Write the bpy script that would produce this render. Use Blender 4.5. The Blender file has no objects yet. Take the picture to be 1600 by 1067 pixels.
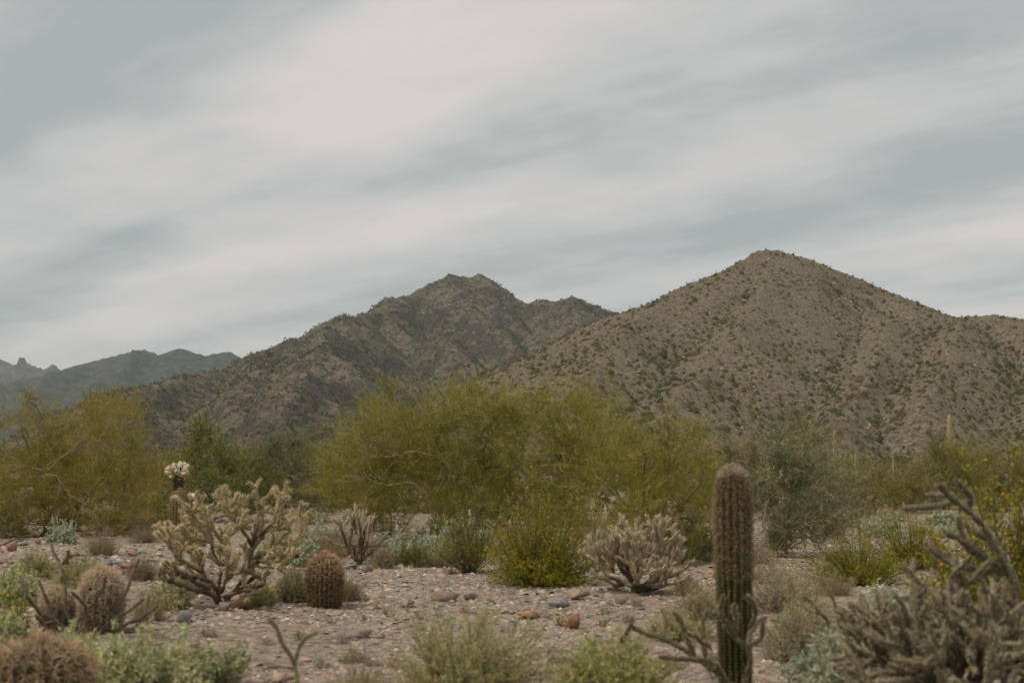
import bpy, math
import numpy as np

# ------------------------------------------------------------------ camera
F = 2222.0                       # focal length in photo pixels (50 mm on 36 mm)
CAMH = 1.6
PITCH = math.atan((740.0 - 533.5) / F)
scn = bpy.context.scene
COL = scn.collection
cd = bpy.data.cameras.new('camera'); cam = bpy.data.objects.new('camera', cd); COL.objects.link(cam)
cam.location = (0, 0, CAMH); cam.rotation_euler = (math.pi/2 + PITCH, 0, 0)
cd.lens = 50; cd.sensor_width = 36; cd.clip_start = 0.1; cd.clip_end = 40000
cd.dof.use_dof = True; cd.dof.focus_distance = 48; cd.dof.aperture_fstop = 2.1
scn.camera = cam

# ------------------------------------------------------------------ sky, sun, exposure
SUN_EL, SUN_AZ = math.radians(60), math.radians(242)      # azimuth clockwise from +Y (view direction)
world = bpy.data.worlds.new('World'); scn.world = world; world.use_nodes = True
NT = world.node_tree; NT.nodes.clear()
def wn(t, **k):
    n = NT.nodes.new(t)
    for a, b in k.items(): setattr(n, a, b)
    return n
def wl(a, b): NT.links.new(a, b)
def wmath(op, a, b=None, c=None):
    n = wn('ShaderNodeMath', operation=op)
    for i, v in enumerate((a, b, c)):
        if v is None: continue
        if isinstance(v, (int, float)): n.inputs[i].default_value = v
        else: wl(v, n.inputs[i])
    return n.outputs[0]
tc = wn('ShaderNodeTexCoord'); sep = wn('ShaderNodeSeparateXYZ'); wl(tc.outputs['Generated'], sep.inputs[0])
zz = wmath('ADD', wmath('MAXIMUM', sep.outputs[2], 0.0), 0.12)
u = wmath('DIVIDE', sep.outputs[0], zz); v = wmath('DIVIDE', sep.outputs[1], zz)
s_ = wmath('ADD', wmath('MULTIPLY', u, .649), wmath('MULTIPLY', v, .763))     # across the cloud streets
t_ = wmath('SUBTRACT', wmath('MULTIPLY', u, .763), wmath('MULTIPLY', v, .649)) # along them
def wnoise(a, b, scale, detail, seed, rough=.5):
    cb = wn('ShaderNodeCombineXYZ'); wl(a, cb.inputs[0]); wl(b, cb.inputs[1]); cb.inputs[2].default_value = seed
    n = wn('ShaderNodeTexNoise'); wl(cb.outputs[0], n.inputs['Vector'])
    n.inputs['Scale'].default_value = scale; n.inputs['Detail'].default_value = detail; n.inputs['Roughness'].default_value = rough
    return wmath('SUBTRACT', n.outputs['Fac'], .5)
warp = wnoise(u, v, .9, 3, 3.1)
fine_w = wnoise(s_, wmath('MULTIPLY', t_, .4), 3.2, 3, 8.7)
s2 = wmath('ADD', s_, wmath('ADD', wmath('MULTIPLY', warp, .5), wmath('MULTIPLY', fine_w, .22)))
band = wmath('COSINE', wmath('MULTIPLY', wmath('SUBTRACT', s2, 2.48), 2*math.pi/.75))
q_ = wmath('ADD', wmath('MULTIPLY', u, .894), wmath('MULTIPLY', v, .447))
q2 = wmath('ADD', q_, wmath('MULTIPLY', wnoise(u, v, 1.6, 4, 11.3), .5))
big = wmath('COSINE', wmath('MULTIPLY', wmath('SUBTRACT', q2, 1.18), 2*math.pi/1.75))
streak = wnoise(s_, wmath('MULTIPLY', t_, .30), 4.2, 6, 5.5, .55)
puff = wnoise(u, v, 2.8, 7, 2.2, .58)
b = wmath('ADD', .43, wmath('MULTIPLY', band, .24))
b = wmath('ADD', b, wmath('MULTIPLY', big, .13))
edge = wmath('POWER', wmath('ADD', .5, wmath('MULTIPLY', wmath('COSINE', wmath('MULTIPLY', wmath('SUBTRACT', q2, .88), 2*math.pi/1.75)), .5)), 12.0)
b = wmath('ADD', b, wmath('MULTIPLY', edge, .24))
b = wmath('ADD', b, wmath('MULTIPLY', streak, 1.0))
b = wmath('ADD', b, wmath('MULTIPLY', puff, .85))
fibre = wnoise(wmath('ADD', s_, wmath('MULTIPLY', warp, .4)), wmath('MULTIPLY', t_, .22), 10.0, 6, 7.9, .6)
b = wmath('ADD', b, wmath('MULTIPLY', fibre, .30))
b = wmath('ADD', .49, wmath('MULTIPLY', wmath('SUBTRACT', b, .465), 1.1))
ramp = wn('ShaderNodeValToRGB'); wl(b, ramp.inputs[0])
cr = ramp.color_ramp
cr.elements[0].position = .0; cr.elements[0].color = (0.240, 0.261, 0.257, 1)
cr.elements[1].position = 1.; cr.elements[1].color = (0.427, 0.394, 0.379, 1)
e = cr.elements.new(.25); e.color = (0.284, 0.295, 0.290, 1)
e = cr.elements.new(.45); e.color = (0.328, 0.331, 0.324, 1)
e = cr.elements.new(.70); e.color = (0.376, 0.357, 0.346, 1)
sky = wn('ShaderNodeTexSky', sky_type='NISHITA'); sky.sun_disc = False
sky.sun_elevation = SUN_EL; sky.sun_rotation = SUN_AZ
bg1 = wn('ShaderNodeBackground'); wl(sky.outputs[0], bg1.inputs[0]); bg1.inputs[1].default_value = .05
bg2 = wn('ShaderNodeBackground'); wl(ramp.outputs[0], bg2.inputs[0]); bg2.inputs[1].default_value = 1.0
mx = wn('ShaderNodeMixShader'); mx.inputs[0].default_value = .95
wl(bg1.outputs[0], mx.inputs[1]); wl(bg2.outputs[0], mx.inputs[2])
wo = wn('ShaderNodeOutputWorld'); wl(mx.outputs[0], wo.inputs[0])

sd = bpy.data.lights.new('sun', 'SUN'); sd.energy = 1.5; sd.angle = math.radians(10); sd.color = (1, .85, .64)
sun = bpy.data.objects.new('sun', sd); COL.objects.link(sun)
sun.rotation_euler = (math.pi/2 - SUN_EL, 0, math.pi - SUN_AZ)
sun.location = (-30, -40, 60)

vs = scn.view_settings
vs.view_transform = 'Standard'; vs.look = 'None'; vs.gamma = 1; vs.use_curve_mapping = False; vs.exposure = 0.80
cy = scn.cycles
cy.use_denoising = True; cy.denoiser = 'OPENIMAGEDENOISE'
cy.max_bounces = 6; cy.diffuse_bounces = 3; cy.transmission_bounces = 3; cy.volume_bounces = 1
cy.sample_clamp_indirect = 4
cy.use_adaptive_sampling = False

# ------------------------------------------------------------------ numeric helpers
R = np.random.default_rng(11)
def hsh(ix, iy, seed):
    n = (ix.astype(np.int64)*374761393 + iy.astype(np.int64)*668265263 + seed*974711) & 0x7fffffff
    n = ((n ^ (n >> 13)) * 1274126177) & 0x7fffffff
    return ((n ^ (n >> 16)) & 0xffff) / 65535.0
def vn(x, y, seed):
    x = np.asarray(x, float); y = np.asarray(y, float)
    ix = np.floor(x); iy = np.floor(y); fx = x-ix; fy = y-iy
    fx = fx*fx*(3-2*fx); fy = fy*fy*(3-2*fy)
    a = hsh(ix, iy, seed); b_ = hsh(ix+1, iy, seed); c = hsh(ix, iy+1, seed); d = hsh(ix+1, iy+1, seed)
    return (a+(b_-a)*fx)*(1-fy) + (c+(d-c)*fx)*fy - .5
def fbm(x, y, seed, octv=4, gain=.5):
    z = 0; a = 1.
    for i in range(octv):
        z = z + a*vn(x*2**i + 17.3*i, y*2**i - 9.1*i, seed+i); a *= gain
    return z
def ridged(x, y, seed, octv=4, gain=.5):
    z = 0; a = 1.
    for i in range(octv):
        z = z + a*(.25-np.abs(vn(x*2**i+5*i, y*2**i+3*i, seed+i)))*2; a *= gain
    return z
def unit(a):
    a = np.asarray(a, float); return a/(np.linalg.norm(a, axis=-1, keepdims=True)+1e-9)
def rdir(n, r=None):
    return unit((r or R).normal(size=(n, 3)))
def perp(D, r=None):
    return unit(np.cross(D, rdir(len(D), r)))

def at(px, py, Y):
    """world point at depth Y that stands at photo pixel px,py"""
    a, b_ = px-800., 533.5-py
    y = F*math.cos(PITCH) - b_*math.sin(PITCH); z = F*math.sin(PITCH) + b_*math.cos(PITCH)
    return np.array([a/y*Y, Y, CAMH + z/y*Y])
def ground_pt(px, py):
    a, b_ = px-800., 533.5-py
    y = F*math.cos(PITCH) - b_*math.sin(PITCH); z = F*math.sin(PITCH) + b_*math.cos(PITCH)
    k = -CAMH/z
    for _ in range(8): k = k*.5+.5*(float(gz(a*k, y*k))-CAMH)/z
    return a*k, y*k
def ground_flat(px, py):
    a, b_ = px-800., 533.5-py
    y = F*math.cos(PITCH) - b_*math.sin(PITCH); z = F*math.sin(PITCH) + b_*math.cos(PITCH)
    return a*-CAMH/z, y*-CAMH/z
def ppm(Y): return F/Y             # photo pixels per metre at depth Y

def gz(x, y):
    x = np.asarray(x, float); y = np.asarray(y, float)
    near = np.clip((60-np.abs(y-18))/60, 0, 1)
    z = .10*fbm(x*.22, y*.22, 5, 3)*near + .035*fbm(x*1.7, y*1.7, 9, 3)*near
    # stony bank to the left of the clearing
    bx = np.clip((-x-3.2-.10*(y-20))/2.2, 0, 1); by = np.clip((y-17.5)/3.5, 0, 1)*np.clip((32-y)/8, 0, 1)
    z = z + .28*bx*bx*(3-2*bx)*by
    far = np.clip((y-110)/400, 0, 1.6)
    z = z + 400*.013*far*far*np.clip(1.6-far*.4, 0, 2)*np.clip((y-110)/100, 0, 1)
    z = z + 1.2*fbm(x*.02, y*.02, 3, 3)*np.clip((y-90)/150, 0, 1)
    return z

# ------------------------------------------------------------------ mesh helpers
def build(name, parts, mat, parent=None, smooth=False):
    """parts: list of (V, F, C) ; F int array (n,3) or (n,4) ; C (len(V),3)"""
    Vs, loops, starts, tots, Cs = [], [], [], [], []
    off = 0; lo = 0
    for V, Fc, C in parts:
        if len(V) == 0: continue
        V = np.asarray(V, float); Fc = np.asarray(Fc, np.int64)
        k = Fc.shape[1]
        Vs.append(V); loops.append((Fc+off).ravel())
        starts.append(lo + np.arange(len(Fc))*k); tots.append(np.full(len(Fc), k))
        C = np.broadcast_to(np.asarray(C, float), (len(V), 3)); Cs.append(C)
        off += len(V); lo += len(Fc)*k
    V = np.concatenate(Vs); L = np.concatenate(loops); S = np.concatenate(starts); T = np.concatenate(tots); C = np.concatenate(Cs)
    me = bpy.data.meshes.new(name)
    me.vertices.add(len(V)); me.vertices.foreach_set('co', V.astype(np.float32).ravel())
    me.loops.add(len(L)); me.loops.foreach_set('vertex_index', L.astype(np.int32))
    me.polygons.add(len(S)); me.polygons.foreach_set('loop_start', S.astype(np.int32)); me.polygons.foreach_set('loop_total', T.astype(np.int32))
    if smooth: me.polygons.foreach_set('use_smooth', np.ones(len(S), bool))
    at_ = me.color_attributes.new('Col', 'FLOAT_COLOR', 'POINT')
    at_.data.foreach_set('color', np.concatenate([C, np.ones((len(C), 1))], 1).astype(np.float32).ravel())
    me.update(calc_edges=True)
    me.materials.append(mat)
    o = bpy.data.objects.new(name, me); COL.objects.link(o)
    if parent: o.parent = parent
    return o
def tag(o, label=None, cat=None, group=None, kind=None):
    for k, v_ in (('label', label), ('category', cat), ('group', group), ('kind', kind)):
        if v_: o[k] = v_
    return o
def thing(name, label, cat, loc, rz=0, group=None):
    o = bpy.data.objects.new(name, None); COL.objects.link(o)
    o.empty_display_size = .2
    o.location = [float(c) for c in loc]; o.rotation_euler = (0, 0, rz)
    return tag(o, label, cat, group)
def copy_tree(o, parent=None):
    c = o.copy(); COL.objects.link(c); c.parent = parent
    for ch in list(o.children): copy_tree(ch, c)
    return c

def vary(col, n, k=.18, r=None, hue=.11):
    r = r or R
    return np.clip(np.asarray(col)*(1+k*r.uniform(-1, 1, (n, 1)))*(1+hue*r.uniform(-1, 1, (n, 3))), 0, 1)
def cones(P0, P1, r0, r1, n=5, col=(.2, .15, .1), r=None):
    P0 = np.asarray(P0, float); P1 = np.asarray(P1, float); N = len(P0)
    r0 = np.broadcast_to(r0, N); r1 = np.broadcast_to(r1, N)
    D = unit(P1-P0); A = unit(np.cross(D, np.array([.31, .77, .55]))); B = np.cross(D, A)
    th = np.arange(n)*2*math.pi/n
    ring = A[:, None]*np.cos(th)[None, :, None] + B[:, None]*np.sin(th)[None, :, None]
    V = np.concatenate([P0[:, None]+ring*r0[:, None, None], P1[:, None]+ring*r1[:, None, None]], 1).reshape(-1, 3)
    i = np.arange(n); j = (i+1) % n
    f = np.stack([i, j, j+n, i+n], 1)
    Fc = (f[None] + (np.arange(N)*2*n)[:, None, None]).reshape(-1, 4)
    C = np.asarray(col, float)
    if C.ndim == 1: C = vary(C, N, .15, r)
    return V, Fc, np.repeat(C, 2*n, 0)
def slivers(P0, P1, w, col, r=None, k=.2):
    N = len(P0); D = unit(P1-P0); A = perp(D, r)*np.broadcast_to(w, N)[:, None]/2
    V = np.stack([P0-A, P0+A, P1], 1).reshape(-1, 3)
    C = np.asarray(col, float)
    if C.ndim == 1: C = vary(C, N, k, r)
    return V, np.arange(3*N).reshape(-1, 3), np.repeat(C, 3, 0)
def leaves(Cn, D, L, W, col, r=None, k=.25):
    N = len(Cn); A = perp(D, r)*np.broadcast_to(W, N)[:, None]/2; L = np.broadcast_to(L, N)[:, None]
    V = np.stack([Cn-A, Cn+A*.6+D*L*.12, Cn+D*L], 1).reshape(-1, 3)
    C = np.asarray(col, float)
    if C.ndim == 1: C = vary(C, N, k, r)
    return V, np.arange(3*N).reshape(-1, 3), np.repeat(C, 3, 0)
def capsules(P0, P1, rad, col, sides=8, rings=7, bump=.26):
    P0 = np.asarray(P0, float); P1 = np.asarray(P1, float); N = len(P0)
    D = unit(P1-P0); A = unit(np.cross(D, np.array([.31, .77, .55]))); B = np.cross(D, A)
    L = np.linalg.norm(P1-P0, axis=1); rad = np.broadcast_to(rad, N)
    V = []
    ts = np.linspace(0, 1, rings)
    prof = np.array([.62, .92] + [1.]*max(0, rings-4) + [.86, .38])
    th0 = np.arange(sides)*2*math.pi/sides
    for k, t in enumerate(ts):
        th = th0 + (k % 2)*math.pi/sides
        rr = rad[:, None]*prof[k]*(1 + bump*(((np.arange(sides)+k) % 2)*2-1)[None])
        c = P0 + D*(L*(t*1.06-.03))[:, None]
        V.append(c[:, None] + rr[..., None]*(A[:, None]*np.cos(th)[None, :, None] + B[:, None]*np.sin(th)[None, :, None]))
    V = np.stack(V, 1).reshape(-1, 3)
    i = np.arange(sides); j = (i+1) % sides; f = []
    for k in range(rings-1): f.append(np.stack([k*sides+i, k*sides+j, (k+1)*sides+j, (k+1)*sides+i], 1))
    f = np.concatenate(f)
    Fc = (f[None] + (np.arange(N)*sides*rings)[:, None, None]).reshape(-1, 4)
    C = np.asarray(col, float)
    if C.ndim == 1: C = vary(C, N, .15)
    return V, Fc, np.repeat(C, sides*rings, 0)

# ------------------------------------------------------------------ materials
def newmat(name):
    m = bpy.data.materials.new(name); m.use_nodes = True
    nt = m.node_tree; nt.nodes.clear()
    out = nt.nodes.new('ShaderNodeOutputMaterial')
    return m, nt, out
def mat_attr(name, rough=.85, transl=0., noise=None, bump=None, tint=(1, 1, 1)):
    """colour from the mesh's own colour attribute, with grain"""
    m, nt, out = newmat(name)
    a = nt.nodes.new('ShaderNodeVertexColor'); a.layer_name = 'Col'
    col = a.outputs[0]
    g = nt.nodes.new('ShaderNodeNewGeometry')
    if noise:
        n = nt.nodes.new('ShaderNodeTexNoise'); n.inputs['Scale'].default_value = noise[0]; n.inputs['Detail'].default_value = 5
        nt.links.new(g.outputs['Position'], n.inputs['Vector'])
        mr = nt.nodes.new('ShaderNodeMapRange'); mr.inputs[1].default_value = .3; mr.inputs[2].default_value = .7
        mr.inputs[3].default_value = 1-noise[1]; mr.inputs[4].default_value = 1+noise[1]
        nt.links.new(n.outputs['Fac'], mr.inputs[0])
        mul = nt.nodes.new('ShaderNodeMix'); mul.data_type = 'RGBA'; mul.blend_type = 'MULTIPLY'; mul.inputs[0].default_value = 1
        nt.links.new(col, mul.inputs[6]); nt.links.new(mr.outputs[0], mul.inputs[7]); col = mul.outputs[2]
    p = nt.nodes.new('ShaderNodeBsdfPrincipled'); p.inputs['Roughness'].default_value = rough
    p.inputs['Specular IOR Level'].default_value = .25
    nt.links.new(col, p.inputs['Base Color'])
    if bump:
        n2 = nt.nodes.new('ShaderNodeTexNoise'); n2.inputs['Scale'].default_value = bump[0]; n2.inputs['Detail'].default_value = 5
        nt.links.new(g.outputs['Position'], n2.inputs['Vector'])
        bm = nt.nodes.new('ShaderNodeBump'); bm.inputs['Strength'].default_value = bump[1]; bm.inputs['Distance'].default_value = bump[2]
        nt.links.new(n2.outputs['Fac'], bm.inputs['Height']); nt.links.new(bm.outputs[0], p.inputs['Normal'])
    sh = p.outputs[0]
    if transl:
        t = nt.nodes.new('ShaderNodeBsdfTranslucent'); nt.links.new(col, t.inputs[0])
        ms = nt.nodes.new('ShaderNodeMixShader'); ms.inputs[0].default_value = transl
        nt.links.new(sh, ms.inputs[1]); nt.links.new(t.outputs[0], ms.inputs[2]); sh = ms.outputs[0]
    nt.links.new(sh, out.inputs[0])
    return m
M_leaf = mat_attr('leaf', .8, .30)
M_twig = mat_attr('green_twig', .8, .12)
M_bark = mat_attr('bark', .9, 0, (25, .35))
M_flesh = mat_attr('cactus_flesh', .7, 0, (30, .25), (60, .5, .01))
M_spine = mat_attr('spines', .7, .2)
M_stone = mat_attr('stone', .85, 0, (14, .22), (22, .5, .02))
M_flower = mat_attr('flower', .7, .3)
M_bush = mat_attr('hill_bush', .85, .25)

def mat_terrain(name, light, dark, rock, scale, bumpd, green=None, gscale=.05, rockamt=.5):
    m, nt, out = newmat(name); N_ = nt.nodes.new; Lk = nt.links.new
    g = N_('ShaderNodeNewGeometry')
    def noise(s, d, r=.55):
        n = N_('ShaderNodeTexNoise'); n.inputs['Scale'].default_value = s; n.inputs['Detail'].default_value = d
        n.inputs['Roughness'].default_value = r; Lk(g.outputs['Position'], n.inputs['Vector']); return n.outputs['Fac']
    def rng_(f, a, b_):
        mr = N_('ShaderNodeMapRange'); mr.interpolation_type = 'SMOOTHSTEP'; mr.inputs[1].default_value = a; mr.inputs[2].default_value = b_
        Lk(f, mr.inputs[0]); return mr.outputs[0]
    def mix(f, a, b_):
        x = N_('ShaderNodeMix'); x.data_type = 'RGBA'; Lk(f, x.inputs[0])
        for s, c in ((x.inputs[6], a), (x.inputs[7], b_)):
            if isinstance(c, tuple): s.default_value = (*c, 1)
            else: Lk(c, s)
        return x.outputs[2]
    c = mix(rng_(noise(scale, 6, .65), .38, .62), dark, light)
    nz = N_('ShaderNodeSeparateXYZ'); Lk(g.outputs['True Normal'], nz.inputs[0])
    st = N_('ShaderNodeMath'); st.operation = 'ADD'; Lk(noise(scale*.12, 4, .6), st.inputs[0]); 
    inv = N_('ShaderNodeMath'); inv.operation = 'SUBTRACT'; inv.inputs[0].default_value = 1.25; Lk(nz.outputs[2], inv.inputs[1])
    Lk(inv.outputs[0], st.inputs[1])
    c = mix(rng_(st.outputs[0], 1.12-rockamt*.35, 1.28-rockamt*.35), c, rock)
    if green:
        c = mix(rng_(noise(gscale, 5, .65), .52, .62), c, green)
    vo = N_('ShaderNodeTexVoronoi'); vo.inputs['Scale'].default_value = scale*1.6; Lk(g.outputs['Position'], vo.inputs['Vector'])
    hs = N_('ShaderNodeHueSaturation'); Lk(c, hs.inputs['Color'])
    mr = N_('ShaderNodeMapRange'); sp = N_('ShaderNodeSeparateColor'); Lk(vo.outputs['Color'], sp.inputs[0]); Lk(sp.outputs[0], mr.inputs[0])
    mr.inputs[3].default_value = .62; mr.inputs[4].default_value = 1.38; Lk(mr.outputs[0], hs.inputs['Value'])
    p = N_('ShaderNodeBsdfPrincipled'); p.inputs['Roughness'].default_value = .95; p.inputs['Specular IOR Level'].default_value = .1
    Lk(hs.outputs[0], p.inputs['Base Color'])
    bm = N_('ShaderNodeBump'); bm.inputs['Strength'].default_value = .8; bm.inputs['Distance'].default_value = bumpd
    Lk(noise(scale*.9, 7, .65), bm.inputs['Height']); Lk(bm.outputs[0], p.inputs['Normal'])
    Lk(p.outputs[0], out.inputs[0])
    return m
M_ground = mat_terrain('desert_gravel', (.285, .232, .185), (.170, .138, .112), (.20, .165, .135), 9.0, .03, None)
M_hill = mat_terrain('hill_soil', (.180, .152, .110), (.102, .086, .061), (.078, .063, .046), .60, 1.2, None, .045, .36)
M_mid = mat_terrain('mountain_soil', (.155, .124, .092), (.085, .070, .053), (.065, .051, .046), .16, 3.0, (.095, .095, .055), .03, .62)
M_far = mat_terrain('far_mountain_soil', (.070, .072, .056), (.032, .038, .034), (.075, .060, .054), .035, 10.0, (.055, .072, .05), .012, .5)
M_pin = mat_terrain('pinnacle_rock', (.15, .12, .10), (.065, .055, .05), (.10, .078, .068), .03, 12.0, None, .05, .8)

# ------------------------------------------------------------------ ground sheet
def sinh_axis(lo, hi, c, A, k, n):
    s = np.linspace(-1, 1, n); x = c + A*np.sinh(k*s)
    return x[(x >= lo) & (x <= hi)]
def grid_mesh(X, Y, Z):
    ny, nx = X.shape
    V = np.stack([X, Y, Z], -1).reshape(-1, 3)
    i = np.arange(ny-1)[:, None]*nx + np.arange(nx-1)[None]
    Fc = np.stack([i, i+1, i+nx+1, i+nx], -1).reshape(-1, 4)
    return V, Fc, (.5, .5, .5)
xs = sinh_axis(-9000, 9000, 0, 3, 8.7, 340); ys = sinh_axis(-60, 9000, 16, 3, 8.7, 340)
X, Y = np.meshgrid(xs, ys)
tag(build('ground', [grid_mesh(X, Y, gz(X, Y)*np.clip((2500-np.hypot(X, Y))/1500, 0, 1))], M_ground, smooth=True), kind='structure')

# ------------------------------------------------------------------ mountains: crest lines with spurs
def densify(pts, step):
    P = np.array([at(*p) for p in pts]); out = []
    for a, b_ in zip(P[:-1], P[1:]):
        n = max(2, int(np.linalg.norm((b_-a)[:2])/step)); t = np.linspace(0, 1, n, endpoint=False)[:, None]
        out.append(a+(b_-a)*t)
    out.append(P[-1:]); return np.concatenate(out)
def mountain(lines, xr, yr, step, wr, seed, rough, gully, gsc, power=1.35, depth=0.):
    xs = np.arange(xr[0], xr[1], step); ys = np.arange(yr[0], yr[1], step)
    X, Y = np.meshgrid(xs, ys); Z = np.full(X.shape, -30.)
    wx = X + gsc*.35*fbm(X/gsc*.8, Y/gsc*.8, seed+40, 3); wy = Y + gsc*.35*fbm(X/gsc*.8, Y/gsc*.8, seed+50, 3)
    dmin = np.full(X.shape, 1e9)
    for li, (pts, w, pw) in enumerate(lines):
        P = densify(pts, step*1.5)
        for p in P:
            h = p[2]+depth
            if h <= 1: continue
            ext = h*w+gsc*.4
            i0, i1 = np.searchsorted(xs, (p[0]-ext, p[0]+ext)); j0, j1 = np.searchsorted(ys, (p[1]-ext, p[1]+ext)); q = (slice(j0, j1), slice(i0, i1))
            d0 = np.hypot(X[q]-p[0], Y[q]-p[1]); d1 = np.hypot(wx[q]-p[0], wy[q]-p[1])
            k = np.clip(d0/(gsc*.5), 0, 1); D = d0*(1-k)+d1*k
            t = np.clip(1-D/(h*w), 0, 1)
            Z[q] = np.maximum(Z[q], h*t**pw - depth)
            if li == 0: dmin[q] = np.minimum(dmin[q], d0)
    env = np.clip(dmin/(gsc*.6), 0.0, 1)*np.clip((Z+depth)/40., 0, 1)
    Z = Z + gully*ridged(wx/gsc, wy/(gsc*2.4), seed, 4, .55)*env
    Z = Z + rough*fbm(X/(step*6), Y/(step*6), seed+7, 5, .62)*np.clip((Z+depth)/15, 0, 1)
    return X, Y, Z
hill_lines = [
 ([(540,700,470),(640,650,560),(740,600,620),(860,555,680),(985,500,760),(1060,457,820),(1120,428,870),(1165,404,910),(1188,388,930),(1215,388,940),
   (1245,400,940),(1275,419,930),(1300,437,920),(1340,455,900),(1380,462,880),(1420,474,860),(1465,489,850),(1500,492,840),(1550,489,830),(1600,497,820),(1720,522,800),(1880,565,780)], 2.35, 1.35),
 ([(1200,394,925),(1185,470,800),(1120,560,650),(1040,640,520)], 1.9, 1.1),
 ([(1340,458,895),(1380,520,780),(1360,600,650),(1290,680,520)], 1.7, 1.1),
 ([(1500,495,830),(1490,560,700),(1440,640,560)], 1.7, 1.1),
 ([(1640,500,810),(1690,590,640),(1720,660,520)], 1.8, 1.1),
 ([(985,502,755),(930,570,620),(880,640,500)], 2.2, 1.15),
]
HX, HY, HZ = mountain(hill_lines, (-420, 800), (330, 1180), 2.9, 2.3, 21, 1.1, 6.5, 100.)
HG = gz(HX, HY)
HZ = np.maximum(HZ, HG-4)
tag(build('hill', [grid_mesh(HX, HY, HZ)], M_hill, smooth=True), kind='structure')
mid_lines = [
 ([(90,690,1000),(180,614,1300),(260,590,1500),(340,577,1650),(380,570,1750),(400,552,1790),(412,543,1800),(425,541,1810),(440,531,1820),(472,525,1900),(500,508,1950),(535,492,2000),(570,490,2080),(600,487,2150),(625,471,2200),(660,448,2300),(685,432,2380),(700,426,2400),
   (715,431,2400),(730,430,2400),(748,427,2400),(765,437,2400),(790,455,2380),(820,469,2360),(845,465,2360),(865,468,2360),(895,461,2400),(920,470,2420),(945,482,2450),(965,486,2480),(985,497,2500),(1060,530,2550),(1200,600,2600)], 2.2, 2.0),
 ([(180,640,1300),(340,612,1600),(472,568,1850),(600,540,2000),(700,500,2200),(830,530,2200),(940,540,2300),(1060,570,2400)], 6.0, 4.5),
 ([(604,488,2140),(650,520,2000),(720,560,1800),(800,606,1500)], 1.6, 1.2),
 ([(893,464,2380),(905,510,2150),(860,560,1850),(830,600,1650)], 1.6, 1.2),
 ([(535,494,1990),(500,560,1650),(470,640,1250)], 1.9, 1.25),
 ([(400,552,1790),(400,590,1600),(380,640,1350)], 1.9, 1.25),
 ([(700,430,2390),(740,490,2150),(800,550,1900)], 1.5, 1.2),
]
MX, MY, MZ = mountain(mid_lines, (-950, 900), (600, 3000), 7.2, 2.3, 71, 5.5, 32., 150.)
# craggy ground: steps of bare rock on the west shoulder
MZ = np.maximum(MZ, np.where(MY < 2500, -20, -20))
tag(build('mountain', [grid_mesh(MX, MY, MZ)], M_mid, smooth=True), kind='structure')
far_lines = [
 ([(-260,640,4300),(-60,612,4600),(30,592,4800),(90,578,4900),(150,560,5000),(190,550,5000),(225,544,5000),(250,551,5000),(265,546,5000),(282,541,5000),(300,548,5000),(325,553,5000),(345,548,5000),(358,547,5000),(372,560,5000),(390,580,5000),(450,620,5000),(560,680,5000)], 2.4, 2.0),
 ([(225,546,4990),(180,590,4500),(130,640,4000)], 2.2, 1.2),
 ([(282,544,4990),(260,580,4600),(240,620,4200)], 2.2, 1.2),
 ([(90,580,4900),(60,620,4400),(20,660,3900)], 2.2, 1.2),
]
FX, FY, FZ = mountain(far_lines, (-3200, -300), (3400, 6000), 15., 2.3, 131, 5, 80., 380.)
tag(build('far_mountain', [grid_mesh(FX, FY, FZ)], M_far, smooth=True), kind='structure')
pin_lines = [([(-160,552,6900),(-60,562,6900),(-20,556,6900),(0,558,6900),(20,566,6900),(45,567,6900),(70,574,6900),(78,570,6900),(86,570,6900),(94,577,6900),(130,600,6900),(240,680,6900)], 2.4, 2.0)]
PX, PY, PZ = mountain(pin_lines, (-3400, -1500), (5900, 7600), 14., 2.2, 171, 9, 16., 260.)
for (px, hh, wd) in ((34.5, 26, 15), (83, -8, 12)):        # the square rock tower and a smaller block on the ridge
    c = at(px, 566, 6900)
    PZ = np.maximum(PZ, np.where((np.abs(PX-c[0]) < wd*1.1) & (np.abs(PY-c[1]) < 30), c[2]-6+hh+4*fbm(PX/25, PY/25, 5, 2), -1e9))
tag(build('pinnacle_ridge', [grid_mesh(PX, PY, PZ)], M_pin, smooth=False), kind='structure')

def sample_grid(GX, GY, GZ, x, y):
    fx = (x-GX[0, 0])/(GX[0, 1]-GX[0, 0]); fy = (y-GY[0, 0])/(GY[1, 0]-GY[0, 0])
    ix = np.clip(fx.astype(int), 0, GX.shape[1]-2); iy = np.clip(fy.astype(int), 0, GX.shape[0]-2)
    tx = np.clip(fx-ix, 0, 1); ty = np.clip(fy-iy, 0, 1)
    return (GZ[iy, ix]*(1-tx)+GZ[iy, ix+1]*tx)*(1-ty)+(GZ[iy+1, ix]*(1-tx)+GZ[iy+1, ix+1]*tx)*ty

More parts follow.
